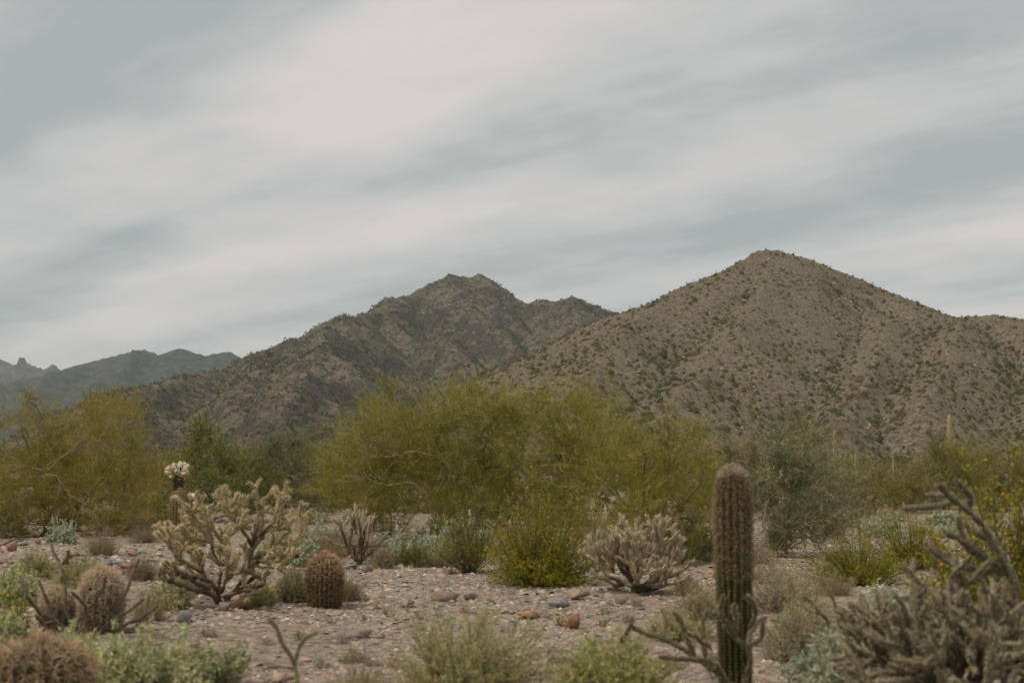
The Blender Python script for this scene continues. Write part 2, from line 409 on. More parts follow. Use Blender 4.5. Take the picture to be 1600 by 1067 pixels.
# ------------------------------------------------------------------ scrub on the slopes
def bush_template(n, seed, leafy=.5, core=False):
    r = np.random.default_rng(seed)
    d = unit(r.normal(size=(n, 3))*np.array([1, 1, .8])); d[:, 2] = np.abs(d[:, 2])
    rad = r.uniform(.35, 1, n)**.6
    lump = 1+.25*np.sin(3*np.arctan2(d[:, 1], d[:, 0])+seed)
    c = d*rad[:, None]*lump[:, None]*np.array([.5, .5, .75])
    lf = leaves(c, unit(d+r.normal(size=(n, 3))*.8), r.uniform(.22, .42, n)*leafy*1.6, r.uniform(.2, .34, n)*leafy*1.6, (1, 1, 1), r, .3)
    if not core: return lf
    a = np.arange(5)*2*math.pi/5+r.uniform(0, 6); q = r.uniform(.28, .46, 5); h_ = r.uniform(.18, .4, 5)      # tangled heart of the bush
    V = np.concatenate([np.stack([np.cos(a)*q, np.sin(a)*q, np.full(5, -.08)], 1), np.stack([np.cos(a+.5)*q*.8, np.sin(a+.5)*q*.8, h_], 1), [[r.normal()*.06, r.normal()*.06, r.uniform(.4, .58)]]])
    i = np.arange(5); j = (i+1) % 5
    Fc = np.concatenate([np.stack([i, j, 5+i], 1), np.stack([j, 5+j, 5+i], 1), np.stack([5+i, 5+j, np.full(5, 10)], 1)])
    m = len(lf[0])
    return np.concatenate([lf[0], V]), np.concatenate([lf[1], Fc+m]), np.concatenate([lf[2], vary((.92, .92, .92), 11, .2, r)])
G1 = np.array([.104, .092, .027]); G2 = np.array([.078, .078, .027]); G3 = np.array([.132, .108, .046])
def bush_cols(n, r, wts=(.4, .3, .3)):
    k = r.choice(3, n, p=wts)
    return np.array([G1, G2, G3])[k]*r.uniform(.75, 1.25, (n, 1))
def bush_mass(name, P, size, cols, tmpl, r, label, cat):
    parts = []
    sel = r.integers(0, len(tmpl), len(P))
    for k, (V, Fc, C) in enumerate(tmpl):
        idx = np.where(sel == k)[0]
        if not len(idx): continue
        th = r.uniform(0, 6.28, len(idx)); c, s = np.cos(th), np.sin(th)
        sc = size[idx][:, None]*np.stack([r.uniform(.8, 1.25, len(idx)), r.uniform(.8, 1.25, len(idx)), r.uniform(.7, 1.1, len(idx))], 1)
        W = V[None]*sc[:, None]
        W = np.stack([W[..., 0]*c[:, None]-W[..., 1]*s[:, None], W[..., 0]*s[:, None]+W[..., 1]*c[:, None], W[..., 2]], -1) + P[idx][:, None]
        Fa = (Fc[None] + (np.arange(len(idx))*len(V))[:, None, None]).reshape(-1, Fc.shape[1])
        parts.append((W.reshape(-1, 3), Fa, (C[None]*cols[idx][:, None]).reshape(-1, 3)))
    return tag(build(name, parts, M_bush), label, cat, None, 'stuff')
rb = np.random.default_rng(5)
def in_view(P, m=60):
    y = P[:, 1]*math.cos(PITCH)+(P[:, 2]-CAMH)*math.sin(PITCH)
    px = 800+F*P[:, 0]/y; py = 533.5-F*((P[:, 2]-CAMH)*math.cos(PITCH)-P[:, 1]*math.sin(PITCH))/y
    return (px > -m) & (px < 1600+m) & (py > 300) & (py < 1150), px, py
# candidates over the flat and the hill
cell = 5.3
gx_, gy_ = np.meshgrid(np.arange(-420, 640, cell), np.arange(60, 1000, cell))
hx = (gx_+rb.uniform(-.42, .42, gx_.shape)*cell).ravel(); hy = (gy_+rb.uniform(-.42, .42, gx_.shape)*cell).ravel()
nb_ = len(hx)
hx = np.concatenate([hx, rb.uniform(-420, 640, 26000)]); hy = np.concatenate([hy, rb.uniform(60, 1000, 26000)]); small = np.arange(len(hx)) >= nb_
n = len(hx)
onh = (hx > HX[0, 0]) & (hx < HX[0, -1]) & (hy > HY[0, 0]) & (hy < HY[-1, 0])
hz = np.where(onh, np.maximum(sample_grid(HX, HY, HZ, hx, hy), gz(hx, hy)), gz(hx, hy))
P = np.stack([hx, hy, hz], 1); ok, px_, py_ = in_view(P)
# denser low on the slope and in the gullies
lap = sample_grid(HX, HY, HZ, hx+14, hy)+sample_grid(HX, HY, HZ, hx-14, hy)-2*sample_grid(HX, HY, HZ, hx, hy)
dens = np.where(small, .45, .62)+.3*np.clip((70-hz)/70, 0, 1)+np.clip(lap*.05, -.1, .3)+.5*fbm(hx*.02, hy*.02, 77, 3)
keep = ok & (rb.uniform(0, 1, n) < dens)
P = P[keep]; lap = lap[keep]; small = small[keep]
sz = np.where(small, rb.gamma(5, .22, len(P)), rb.gamma(8, .30, len(P))).clip(.7, 4.8)*np.where(lap > 1.5, 1.15, 1.)
sz = sz*np.clip(P[:, 1]/280, .55, 1)
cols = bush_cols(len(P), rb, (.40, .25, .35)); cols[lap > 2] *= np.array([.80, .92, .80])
ns_ = 170                                              # scrub standing on the flat behind the clearing
sy = 42+160*rb.uniform(0, 1, ns_)**.9; sx = rb.uniform(-.38, .38, ns_)*sy
P = np.concatenate([P, np.stack([sx, sy, gz(sx, sy)], 1)]); lap = np.concatenate([lap, np.zeros(ns_)])
sz = np.concatenate([sz, rb.uniform(1.0, 2.1, ns_)*np.clip(sy/90, .55, 1.15)]); cols = np.concatenate([cols, bush_cols(ns_, rb)])
order = np.argsort(-sz/P[:, 1])
near, rest = order[:290], order[290:]
tm = [bush_template(9, 100+k, .52, True) for k in range(6)]
P[:, 2] -= .05*sz
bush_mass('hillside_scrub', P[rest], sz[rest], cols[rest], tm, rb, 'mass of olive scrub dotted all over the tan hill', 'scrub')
# the largest ones are shrubs of their own
protos = []
for k in range(8):
    V, Fc, C = bush_template(420, 300+k, .17)
    base = [G1, G2, G3, G1*1.15, G2*1.2, G3*.9, G1*.85, G3*1.1][k]
    r2 = np.random.default_rng(k)
    a = unit(r2.normal(size=(14, 3))); a[:, 2] = np.abs(a[:, 2])+.5
    root = thing('scrub_bush', 'olive green scrub bush on the flat or lower slope below the tan hill', 'bush', (0, 0, 0), 0, 'scrub bushes between the clearing and the hill')
    build('foliage', [(V, Fc, C*base*1.5)], M_bush, root)['kind'] = 'stuff'
    build('stems', [cones(np.zeros((14, 3)), a*.42, .02, .008, 3, (.16, .13, .10), r2)], M_bark, root)['kind'] = 'stuff'
    protos.append(root)
for i, j in enumerate(near):
    k = i % 8
    o = protos[k] if i < 8 else copy_tree(protos[k])
    s = sz[j]
    look = ['olive', 'dark green', 'tan grey', 'yellowish olive', 'deep green', 'dusty tan', 'dull olive', 'pale straw'][k]
    where = 'on the flat behind the clearing' if P[j, 1] < 130 else ('at the foot of the tan hill' if P[j, 1] < 420 else 'on the slope of the tan hill')
    o['label'] = look+' scrub bush growing '+where; o['group'] = look+' scrub bushes '+where
    o.location = [float(c) for c in P[j]]; o.rotation_euler = (0, 0, float(rb.uniform(0, 6.28)))
    o.scale = (float(s*rb.uniform(.85, 1.2)), float(s*rb.uniform(.85, 1.2)), float(s*rb.uniform(.7, 1.05)))
# middle mountain
n = 110000
hx = rb.uniform(MX[0, 0], MX[0, -1], n); hy = MY[0, 0]+(2550-MY[0, 0])*rb.uniform(0, 1, n)**.95
hz = sample_grid(MX, MY, MZ, hx, hy); P = np.stack([hx, hy, hz], 1)
ok, px_, py_ = in_view(P, 10)
keep = ok & (hz > gz(hx, hy)-1) & (px_ < 1020) & (rb.uniform(0, 1, n) < .75+.9*fbm(hx*.006, hy*.006, 33, 3))
P = P[keep]; sz = rb.gamma(4, .8, len(P)).clip(1.6, 7); cols = bush_cols(len(P), rb, (.35, .45, .2))*.9
tm2 = [bush_template(4, 200+k, 1.3) for k in range(5)]
bush_mass('mountain_scrub', P, sz, cols, tm2, rb, 'mass of dark scrub covering the brown twin peaked mountain', 'scrub')

# ------------------------------------------------------------------ stones
def rock_mesh(name, seed, col, flat=.6, sub=1, kc=.12):
    r = np.random.default_rng(seed)
    import bmesh
    bm = bmesh.new()
    pts = unit(r.normal(size=(15, 3)))*r.uniform(.42, .56, (15, 1)); pts[:, 2] = np.clip(pts[:, 2], -.36, .30+.08*r.uniform()) ; pts[:, 0] *= 1.15
    for p in pts: bm.verts.new((p[0], p[1], p[2]*flat*1.45))
    hull = bmesh.ops.convex_hull(bm, input=bm.verts[:])
    bmesh.ops.delete(bm, geom=[g for g in hull['geom_interior'] if isinstance(g, bmesh.types.BMVert)], context='VERTS')
    bmesh.ops.bevel(bm, geom=bm.edges[:], offset=.025, segments=1, affect='EDGES')
    bmesh.ops.triangulate(bm, faces=bm.faces[:]); bm.verts.index_update()
    V = np.array([vtx.co[:] for vtx in bm.verts]); Fc = np.array([[q.index for q in f.verts] for f in bm.faces]); bm.free()
    return V, Fc, vary(col, len(V), kc, r, .04)
stone_cols = {'grey': (.20, .19, .19), 'rust': (.30, .165, .095), 'tan': (.32, .245, .185), 'plum': (.21, .155, .14)}
stone_lab = {'grey': 'blue grey stone chip lying loose on the gravel', 'rust': 'rust orange stone chip lying loose on the gravel',
             'tan': 'pale tan stone slab lying loose on the gravel', 'plum': 'dark plum brown stone lying loose on the gravel'}
rs = np.random.default_rng(42)
sproto = {}
for ci, (cn, cc) in enumerate(stone_cols.items()):
    sproto[cn] = [rock_mesh('stone', 50*ci+k, cc, (.34, .45, .3, .55)[k], 2) for k in range(4)]
smesh = {}
def put_stone(cn, k, x, y, sx, sy, sz_, rz, label, group, name='stone', tilt=0, sink=.3):
    key = (cn, k)
    if key not in smesh:
        o = build(name, [sproto[cn][k]], M_stone); smesh[key] = o.data
    else:
        o = bpy.data.objects.new(name, smesh[key]); COL.objects.link(o)
    tag(o, label, 'stone', group)
    o.scale = (sx, sy, sz_); o.rotation_euler = (tilt, tilt*.5, rz)
    o.location = (float(x), float(y), float(gz(x, y)) + .5*(.34, .45, .3, .55)[k]*sz_*(1-sink))
    return o
# named stones of the photograph: px, py(base), width px, height px
named = [
 (379, 951, 42, 22, 'rust', 3, 'squat rust orange rock beside the foot of the straw coloured cholla'),
 (352, 953, 30, 12, 'plum', 1, 'low brown rock between the cholla trunk and the orange rock'),
 (895, 982, 30, 24, 'rust', 3, 'cube shaped rust orange rock alone on open gravel'),
 (288, 972, 26, 17, 'grey', 3, 'rounded blue grey rock beside the orange rock by the cholla'),
 (555, 996, 60, 13, 'plum', 0, 'flat dark brown slab half buried in the open gravel'),
 (693, 938, 52, 14, 'plum', 1, 'smooth grey brown boulder top beside a pale tan slab'),
 (733, 936, 32, 15, 'tan', 3, 'pale tan angular slab beside the smooth grey brown boulder'),
 (637, 948, 26, 12, 'tan', 1, 'tan wedge shaped stone beside the barrel cactus'),
 (586, 949, 12, 12, 'tan', 3, 'small upright tan stone close to the barrel cactus foot'),
 (905, 936, 40, 15, 'tan', 1, 'broad tan slab in front of the yellow flowered creosote'),
 (872, 948, 36, 14, 'grey', 1, 'grey wedge stone in front of the yellow flowered creosote'),
 (972, 943, 28, 12, 'plum', 1, 'dark domed stone in front of the pale clump cholla'),
 (826, 965, 40, 11, 'rust', 0, 'flat orange brown slab behind the sage green bush'),
 (574, 894, 22, 12, 'plum', 3, 'rounded plum stone beneath the small bare cholla'),
 (704, 897, 12, 9, 'rust', 3, 'small rust stone at the foot of the thin creosote'),
 (548, 889, 24, 8, 'grey', 0, 'thin grey slab beneath the small bare cholla'),
 (1335, 950, 24, 9, 'rust', 1, 'flat orange stone in the gap beside the grey brown cholla thicket'),
 (208, 868, 22, 8, 'rust', 1, 'orange stone on top of the stony bank'),
 (244, 842, 26, 10, 'plum', 1, 'plum slab lying on the bank below the tall barrel cactus'),
 (165, 886, 24, 12, 'grey', 3, 'blue grey angular block on the stony bank'),
 (200, 887, 34, 9, 'rust', 0, 'long orange slab across the stony bank'),
 (18, 866, 22, 13, 'rust', 3, 'bright orange rock under the grey dead branch'),
 (60, 850, 14, 8, 'rust', 1, 'small orange rock beside the pale green bushes on the bank'),
 (90, 1050, 10, 5, 'rust', 1, 'little orange chip under the foreground brittlebush'),
 (445, 1066, 46, 14, 'tan', 1, 'tan slab at the foot of the forked cholla stem'),
]
for i, (px, py, w, h, cn, k, lab) in enumerate(named):
    x, y = ground_pt(px, py); q = ppm(y)
    put_stone(cn, k, x, y, w/q/1.15, w/q*.9, h/q/((.34, .45, .3, .55)[k])*1.15, [.3, -.5, .2, .9, 0][i % 5], lab, None, 'rock', 0, .18)
cnt = {'grey': 0, 'rust': 0, 'tan': 0, 'plum': 0}
for i in range(300):
    if i < 200:
        while True:
            px = rs.uniform(250, 1400); py = rs.uniform(893, 1067)
            if rs.uniform() < .75 or py < 960: break
    else:
        px = rs.uniform(0, 290) if i < 275 else rs.uniform(1310, 1480); py = rs.uniform(838, 900) if i < 275 else rs.uniform(800, 826)
    x, y = ground_pt(px, py)
    cn = rs.choice(['grey', 'rust', 'tan', 'plum'], p=[.48, .07, .32, .13])
    s = rs.uniform(.04, .10)*(2.6 if i >= 200 else 1)*(1.25 if rs.uniform() < .2 else 1)
    k = int(rs.integers(0, 4))
    pl_ = ('on the palo verde side of the clearing' if py < 925 else ('on the middle of the clearing' if py < 985 else 'on the bursage side of the clearing')) if i < 200 else ('on the stony bank' if i < 275 else 'below the two distant barrel cacti')
    put_stone(cn, k, x, y, s*rs.uniform(.9, 1.5), s*rs.uniform(.7, 1.1), s*rs.uniform(.45, .85), rs.uniform(0, 6.28), stone_lab[cn].replace('on the gravel', pl_), cn+' stones '+pl_, 'stone', rs.uniform(-.15, .15))
# pebbles: too many to count
def pebble_template(seed):
    r = np.random.default_rng(seed)
    V = np.array([[1, 0, 0], [.45, .85, .05], [-.5, .8, 0], [-1, 0, .05], [-.45, -.85, 0], [.5, -.8, .05], [.35, .1, .9], [-.4, -.1, .8]], float)*.5
    V[:, :2] *= r.uniform(.75, 1.2, (8, 1)); V[:, 2] *= r.uniform(.6, 1.2)
    Fc = [[0, 1, 6], [1, 2, 6], [2, 7, 6], [2, 3, 7], [3, 4, 7], [4, 5, 7], [5, 6, 7], [5, 0, 6]]
    return V, np.array(Fc), np.ones((8, 3))
tp = [pebble_template(k) for k in range(6)]
npb = 46000
py = 800 + 275*rs.uniform(0, 1, npb)**1.05; px = rs.uniform(-60, 1660, npb)
gx, gy = ground_flat(px, np.maximum(py, 800))
gx += rs.normal(size=npb)*.3; gy += rs.normal(size=npb)*.5
s = (rs.gamma(1.6, .0125, npb)+.014).clip(.012, .09)*np.clip(gy/14, .85, 1.8)
pal = np.array([(.30, .27, .255), (.38, .31, .27), (.43, .335, .26), (.44, .25, .14), (.17, .13, .105), (.60, .50, .42), (.27, .285, .315)])
kk = rs.choice(7, npb, p=[.25, .22, .18, .06, .09, .08, .12])
pc = pal[kk]*rs.uniform(.66, 1.05, (npb, 1))
ok_ = fbm(gx*.55, gy*.55, 61, 3)+rs.normal(size=npb)*.25 > -.22        # bare dirt shows through in patches
s = np.where(ok_, s, s*.25)
parts = []
sel = rs.integers(0, 6, npb)
for k, (V, Fc, C) in enumerate(tp):
    idx = np.where(sel == k)[0]; th = rs.uniform(0, 6.28, len(idx)); c, s0 = np.cos(th), np.sin(th)
    W = V[None]*np.stack([s[idx]*rs.uniform(.9, 1.6, len(idx)), s[idx], s[idx]*rs.uniform(.5, 1., len(idx))], 1)[:, None]
    tl = rs.normal(size=(len(idx), 2))*.22
    zz_ = W[..., 2]+W[..., 0]*tl[:, :1]+W[..., 1]*tl[:, 1:]
    W = np.stack([W[..., 0]*c[:, None]-W[..., 1]*s0[:, None]+gx[idx][:, None], W[..., 0]*s0[:, None]+W[..., 1]*c[:, None]+gy[idx][:, None], zz_+gz(gx[idx], gy[idx])[:, None]], -1)
    parts.append((W.reshape(-1, 3), (Fc[None]+(np.arange(len(idx))*8)[:, None, None]).reshape(-1, 3), np.repeat(pc[idx], 8, 0)))
tag(build('gravel', parts, M_stone), 'grey and orange gravel strewn over the desert floor', 'gravel', None, 'stuff')

def slope_rocks(name, label, GX, GY, GZ, n, size, pal, keepf, seed):
    r = np.random.default_rng(seed)
    x = r.uniform(GX[0, 0], GX[0, -1], n); y = r.uniform(GY[0, 0], GY[-1, 0], n); z = sample_grid(GX, GY, GZ, x, y)
    P = np.stack([x, y, z], 1); ok, px, py = in_view(P, 20)
    ok &= (z > gz(x, y)+1) & (r.uniform(0, 1, n) < keepf(x, y, z, px, py))
    P = P[ok]; sz = r.gamma(2.5, size/2.5, len(P)).clip(size*.4, size*2.2); c = pal[r.integers(0, len(pal), len(P))]*r.uniform(.8, 1.2, (len(P), 1))
    parts = []; sel = r.integers(0, 6, len(P))
    for k, (V, Fc, C) in enumerate(tp):
        idx = np.where(sel == k)[0]; th = r.uniform(0, 6.28, len(idx)); cc, ss = np.cos(th), np.sin(th)
        W = V[None]*np.stack([sz[idx]*r.uniform(.8, 1.5, len(idx)), sz[idx], sz[idx]*r.uniform(.6, 1.4, len(idx))], 1)[:, None]
        W = np.stack([W[..., 0]*cc[:, None]-W[..., 1]*ss[:, None], W[..., 0]*ss[:, None]+W[..., 1]*cc[:, None], W[..., 2]], -1)+P[idx][:, None]
        parts.append((W.reshape(-1, 3), (Fc[None]+(np.arange(len(idx))*8)[:, None, None]).reshape(-1, 3), np.repeat(c[idx], 8, 0)))
    tag(build(name, parts, M_stone), label, 'rocks', None, 'stuff')
slope_rocks('hill_rocks', 'brown and pale broken rock strewn over the tan hill', HX, HY, HZ, 60000, 1.1, np.array([(.14, .105, .08), (.11, .085, .065), (.26, .215, .16), (.17, .13, .1), (.13, .10, .075)]),
            lambda x, y, z, px, py: .16+.7*np.clip((z-85)/70, 0, 1)+.9*np.clip(fbm(x*.012, y*.012, 91, 3)-.12, 0, 1), 14)
slope_rocks('mountain_rocks', 'dark purplish crags breaking out of the brown mountain', MX, MY, MZ, 60000, 2.6, np.array([(.10, .075, .066), (.085, .068, .062), (.13, .10, .085), (.21, .165, .135)]),
            lambda x, y, z, px, py: .05+1.2*np.clip(fbm(x*.006, y*.006, 95, 3)-.10, 0, 1)+.5*np.clip((z-230)/120, 0, 1)+.55*np.exp(-((px-420)/70)**2-((py-585)/45)**2), 15)

# ------------------------------------------------------------------ trees
def curve_pts(a, b_, n, r, wob=.12, sag=0.):
    t = np.linspace(0, 1, n)[:, None]; L = np.linalg.norm(b_-a)
    off = r.normal(size=3)*wob*L; off2 = r.normal(size=3)*wob*L*.5
    p = a+(b_-a)*t + off*np.sin(t*math.pi) + off2*np.sin(t*2*math.pi)
    p[:, 2] += sag*L*np.sin(t[:, 0]*math.pi)
    return p
def chain_cones(P, r0, r1, n=6, col=(.2, .16, .1), r=None):
    rr = np.linspace(r0, r1, len(P))
    return cones(P[:-1], P[1:], rr[:-1], rr[1:]*1.0, n, col, r)
def tree(name, label, cat, base, clumps, seed, kind, twig_col, bark_col, sprays=46, twigs=16, group=None, bare=(), w=.0066, leaf=None, spray_len=.62, trunk_r=.055, up=.42):
    """base (px,py); clumps [(px,py,rpx,dY)]; limbs run from the base to each clump, twig sprays fill the clumps"""
    r = np.random.default_rng(seed)
    bx, by = ground_pt(*base); q = ppm(by); B = np.array([bx, by, float(gz(bx, by))-.05])
    root = thing(name, label, cat, B, 0, group)
    cs = []
    for (px, py, rp, dy) in clumps:
        p = at(px, py, by+dy)-B; p[2] = max(p[2], .25); cs.append((p, rp/q))
    order = sorted(range(len(cs)), key=lambda i: np.linalg.norm(cs[i][0]))
    nodes = [np.zeros(3)]; par = [-1]; own = [None]
    for i in order:
        p, rad = cs[i]; tgt = p-np.array([0, 0, rad*.35])
        best = min(range(len(nodes)), key=lambda k: np.linalg.norm(nodes[k]-tgt) + (.35*np.linalg.norm(nodes[k]) if k else .25*np.linalg.norm(tgt)) + (9 if nodes[k][2] > tgt[2]+.4 else 0))
        nodes.append(tgt); par.append(best); own.append(i)
    desc = np.ones(len(nodes))
    for k in range(len(nodes)-1, 0, -1): desc[par[k]] += desc[k]
    main, limbs = [], []
    rad_of = lambda d: trunk_r*(d/len(nodes))**.5+.006
    for k in range(1, len(nodes)):
        P = curve_pts(nodes[par[k]], nodes[k], 7, r, .10, -.04)
        c = chain_cones(P, rad_of(desc[k])*1.1, rad_of(desc[k])*.7, 6, bark_col, r)
        lb = [c]
        # lesser bare twigs
        for _ in range(3):
            t = r.uniform(.3, 1); p0 = P[int(t*6)]; p1 = p0+unit(r.normal(size=3)+np.array([0, 0, .5]))*cs[own[k]][1]*r.uniform(.6, 1.3)
            lb.append(chain_cones(curve_pts(p0, p1, 5, r, .12), .010, .003, 4, bark_col, r))
        if par[k] == 0: main += lb
        else: limbs.append(lb)
    tr = build('trunk', main, M_bark, root, True)
    for lb in limbs: build('limb', lb, M_bark, root, True)
    for bl in bare:                                        # bare pale limbs seen against the crown
        P = np.array([at(px, py, by+dy)-B for (px, py, dy) in bl])
        t = np.linspace(0, len(P)-1, len(P)*4); Pi = np.stack([np.interp(t, np.arange(len(P)), P[:, c]) for c in range(3)], 1)+r.normal(size=(len(t), 3))*.02
        pc_ = [chain_cones(Pi, .015, .005, 5, (.27, .21, .13), r)]
        for _ in range(18):
            i = int(r.integers(len(Pi)//3, len(Pi))); d = unit(Pi[-1]-Pi[0]+r.normal(size=3)*np.linalg.norm(Pi[-1]-Pi[0])*.5)
            pc_.append(chain_cones(curve_pts(Pi[i], Pi[i]+d*r.uniform(.25, .9), 6, r, .18), .006, .002, 3, (.28, .22, .14), r))
        tag(build('bare_branch', pc_, M_bark, root, True), 'bare pale branch')
    crown = []
    for (p, rad) in cs:
        ns = int(sprays*(.6+.8*rad/.6))
        d = unit(r.normal(size=(ns, 3))*np.array([1, 1, .8])+np.array([0, 0, up*.6]))
        s0 = p + d*(rad*r.uniform(.0, .75, (ns, 1))) + r.normal(size=(ns, 3))*rad*.22
        d2 = unit(d*.75+np.array([0, 0, up])+r.normal(size=(ns, 3))*.6)
        L = spray_len*r.uniform(.4, 1.5, ns)*min(1.2, rad/.5)
        s1 = s0+d2*L[:, None]
        tint = vary(twig_col, ns, .25, r, .08); dead = r.uniform(size=ns) < .06; tint[dead] = vary((.36, .27, .15), int(dead.sum()), .2, r)
        crown.append(slivers(s0, s1, w*1.3, tint, r))
        t = r.uniform(.08, 1, (ns, twigs))
        b0 = s0[:, None]+(s1-s0)[:, None]*t[..., None]
        dd = unit(d2[:, None]+r.normal(size=(ns, twigs, 3))*.62)
        ll = L[:, None]*r.uniform(.18, .5, (ns, twigs))
        b1 = b0+dd*ll[..., None]; b1[..., 2] -= .08*ll
        tc_ = np.repeat(tint, twigs, 0)*r.uniform(.8, 1.2, (ns*twigs, 1))
        crown.append(slivers(b0.reshape(-1, 3), b1.reshape(-1, 3), w, tc_, r))
        if leaf:
            nl, ls, lc = leaf
            m = ns*twigs*nl
            bb = np.repeat(b0.reshape(-1, 3), nl, 0); ee = np.repeat(b1.reshape(-1, 3), nl, 0)
            lp = bb+(ee-bb)*r.uniform(.1, 1, (m, 1))
            crown.append(leaves(lp, unit(r.normal(size=(m, 3))+np.array([0, 0, .3])), ls*r.uniform(.6, 1.3, m), ls*.55, lc, r))
    build('crown', crown, M_twig, root)['kind'] = 'stuff'
    return root
def fill(rows, seed, jit=8):
    """rows: (y, x0, x1, n, r) -> clumps with a little jitter and spread in depth"""
    r = np.random.default_rng(seed); out = []
    for (y, x0, x1, n, rad) in rows:
        for x in np.linspace(x0, x1, n):
            if r.uniform() < .16: continue
            out.append((x+r.normal()*jit*1.3, y+r.normal()*jit, rad*r.uniform(.5, 1.35), r.uniform(-1.3, 1.3)))
    return out
PV = (.272, .260, .047); PVB = (.16, .145, .07)
tree('palo_verde_tree', 'largest yellow green palo verde with one tall sparse leader', 'tree', (745, 850),
     [(612, 612, 18, 0), (588, 648, 24, .3), (625, 662, 28, -.3), (735, 622, 20, .2), (842, 628, 22, -.2), (775, 640, 24, .5), (905, 645, 20, 0)] + fill([(652, 690, 760, 3, 28), (652, 800, 900, 4, 30), (680, 570, 930, 11, 38), (715, 545, 940, 12, 40), (755, 540, 940, 12, 40), (795, 550, 945, 12, 38), (828, 590, 940, 10, 30), (808, 640, 900, 6, 36)], 1),
     1, 'pv', PV, PVB, sprays=58, twigs=28,
     bare=[[(665, 770, -1.6), (640, 752, -1.7), (600, 757, -1.9), (570, 745, -2.0), (560, 752, -2.0)], [(690, 715, -1.3), (650, 705, -1.6), (612, 712, -1.8), (575, 715, -1.9)],
           [(640, 690, -.8), (622, 650, -.6), (617, 615, -.4), (612, 590, -.3)]])
tree('palo_verde_tree', 'rounded olive palo verde standing behind the ribbed saguaro', 'tree', (1050, 875),
     fill([(682, 985, 1000, 2, 20), (685, 1045, 1080, 2, 24), (722, 960, 1100, 6, 30), (760, 950, 1105, 6, 34), (805, 960, 1100, 6, 33), (845, 975, 1105, 6, 28), (862, 990, 1100, 5, 20)], 2),
     2, 'pv', (.265, .245, .046), PVB, sprays=60, twigs=28)
tree('palo_verde_tree', 'sprawling palo verde with dark arching bare limbs beside the stony bank', 'tree', (60, 838),
     fill([(628, 0, 40, 2, 20), (640, 140, 175, 2, 22), (665, -10, 190, 6, 30), (700, -30, 225, 8, 34), (740, -30, 240, 8, 34), (775, -20, 235, 9, 34), (805, -20, 230, 10, 30), (822, -10, 190, 6, 22)], 3),
     3, 'pv', (.285, .245, .045), (.15, .12, .07), sprays=48, twigs=27,
     bare=[[(72, 735, -1.2), (100, 712, -1.5), (120, 700, -1.6), (140, 670, -1.7)], [(70, 740, -1.2), (90, 745, -1.6), (110, 775, -1.8), (135, 788, -1.9)], [(75, 728, -1.1), (110, 705, -1.5), (150, 697, -1.6), (165, 705, -1.6)],
           [(72, 735, -1.2), (40, 728, -1.4), (10, 735, -1.5)]], up=.4)
MES = (.185, .205, .05)
tree('mesquite_tree', 'dark green leafy mesquite with a pointed top behind the cream topped cholla', 'tree', (330, 815),
     [(312, 668, 16, 0), (318, 690, 20, .2), (300, 705, 20, 0), (335, 705, 22, -.3)] + fill([(730, 280, 400, 5, 25), (765, 285, 410, 5, 25), (795, 280, 410, 5, 24)], 4, 6),
     4, 'mes', (.13, .14, .05), (.2, .17, .13), sprays=40, twigs=12, leaf=(2, .075, MES), spray_len=.6, trunk_r=.05)
tree('mesquite_tree', 'low grey green mesquite beside the largest palo verde', 'tree', (462, 815),
     fill([(705, 440, 490, 3, 20), (730, 425, 510, 4, 24), (760, 425, 515, 4, 25), (790, 425, 520, 4, 24)], 5, 6),
     5, 'mes', (.14, .14, .065), (.22, .18, .15), sprays=40, twigs=12, leaf=(2, .065, (.155, .165, .075)), spray_len=.6, trunk_r=.05)
tree('ironwood_tree', 'grey green twiggy ironwood shrub beside the ribbed saguaro', 'tree', (1232, 868),
     fill([(705, 1195, 1260, 4, 22), (730, 1185, 1275, 5, 28), (765, 1190, 1292, 5, 30), (800, 1195, 1310, 5, 28), (832, 1200, 1305, 5, 24), (852, 1210, 1290, 4, 18)], 6, 7),
     6, 'iw', (.25, .24, .13), (.34, .28, .22), sprays=55, twigs=15, leaf=(1, .05, (.22, .235, .125)), spray_len=.6, trunk_r=.06, w=.010,
     bare=[[(1196, 800, -1.2), (1198, 780, -1.3), (1193, 815, -1.5), (1198, 855, -1.6)], [(1250, 850, -1.2), (1260, 815, -1.5), (1275, 845, -1.6)]])
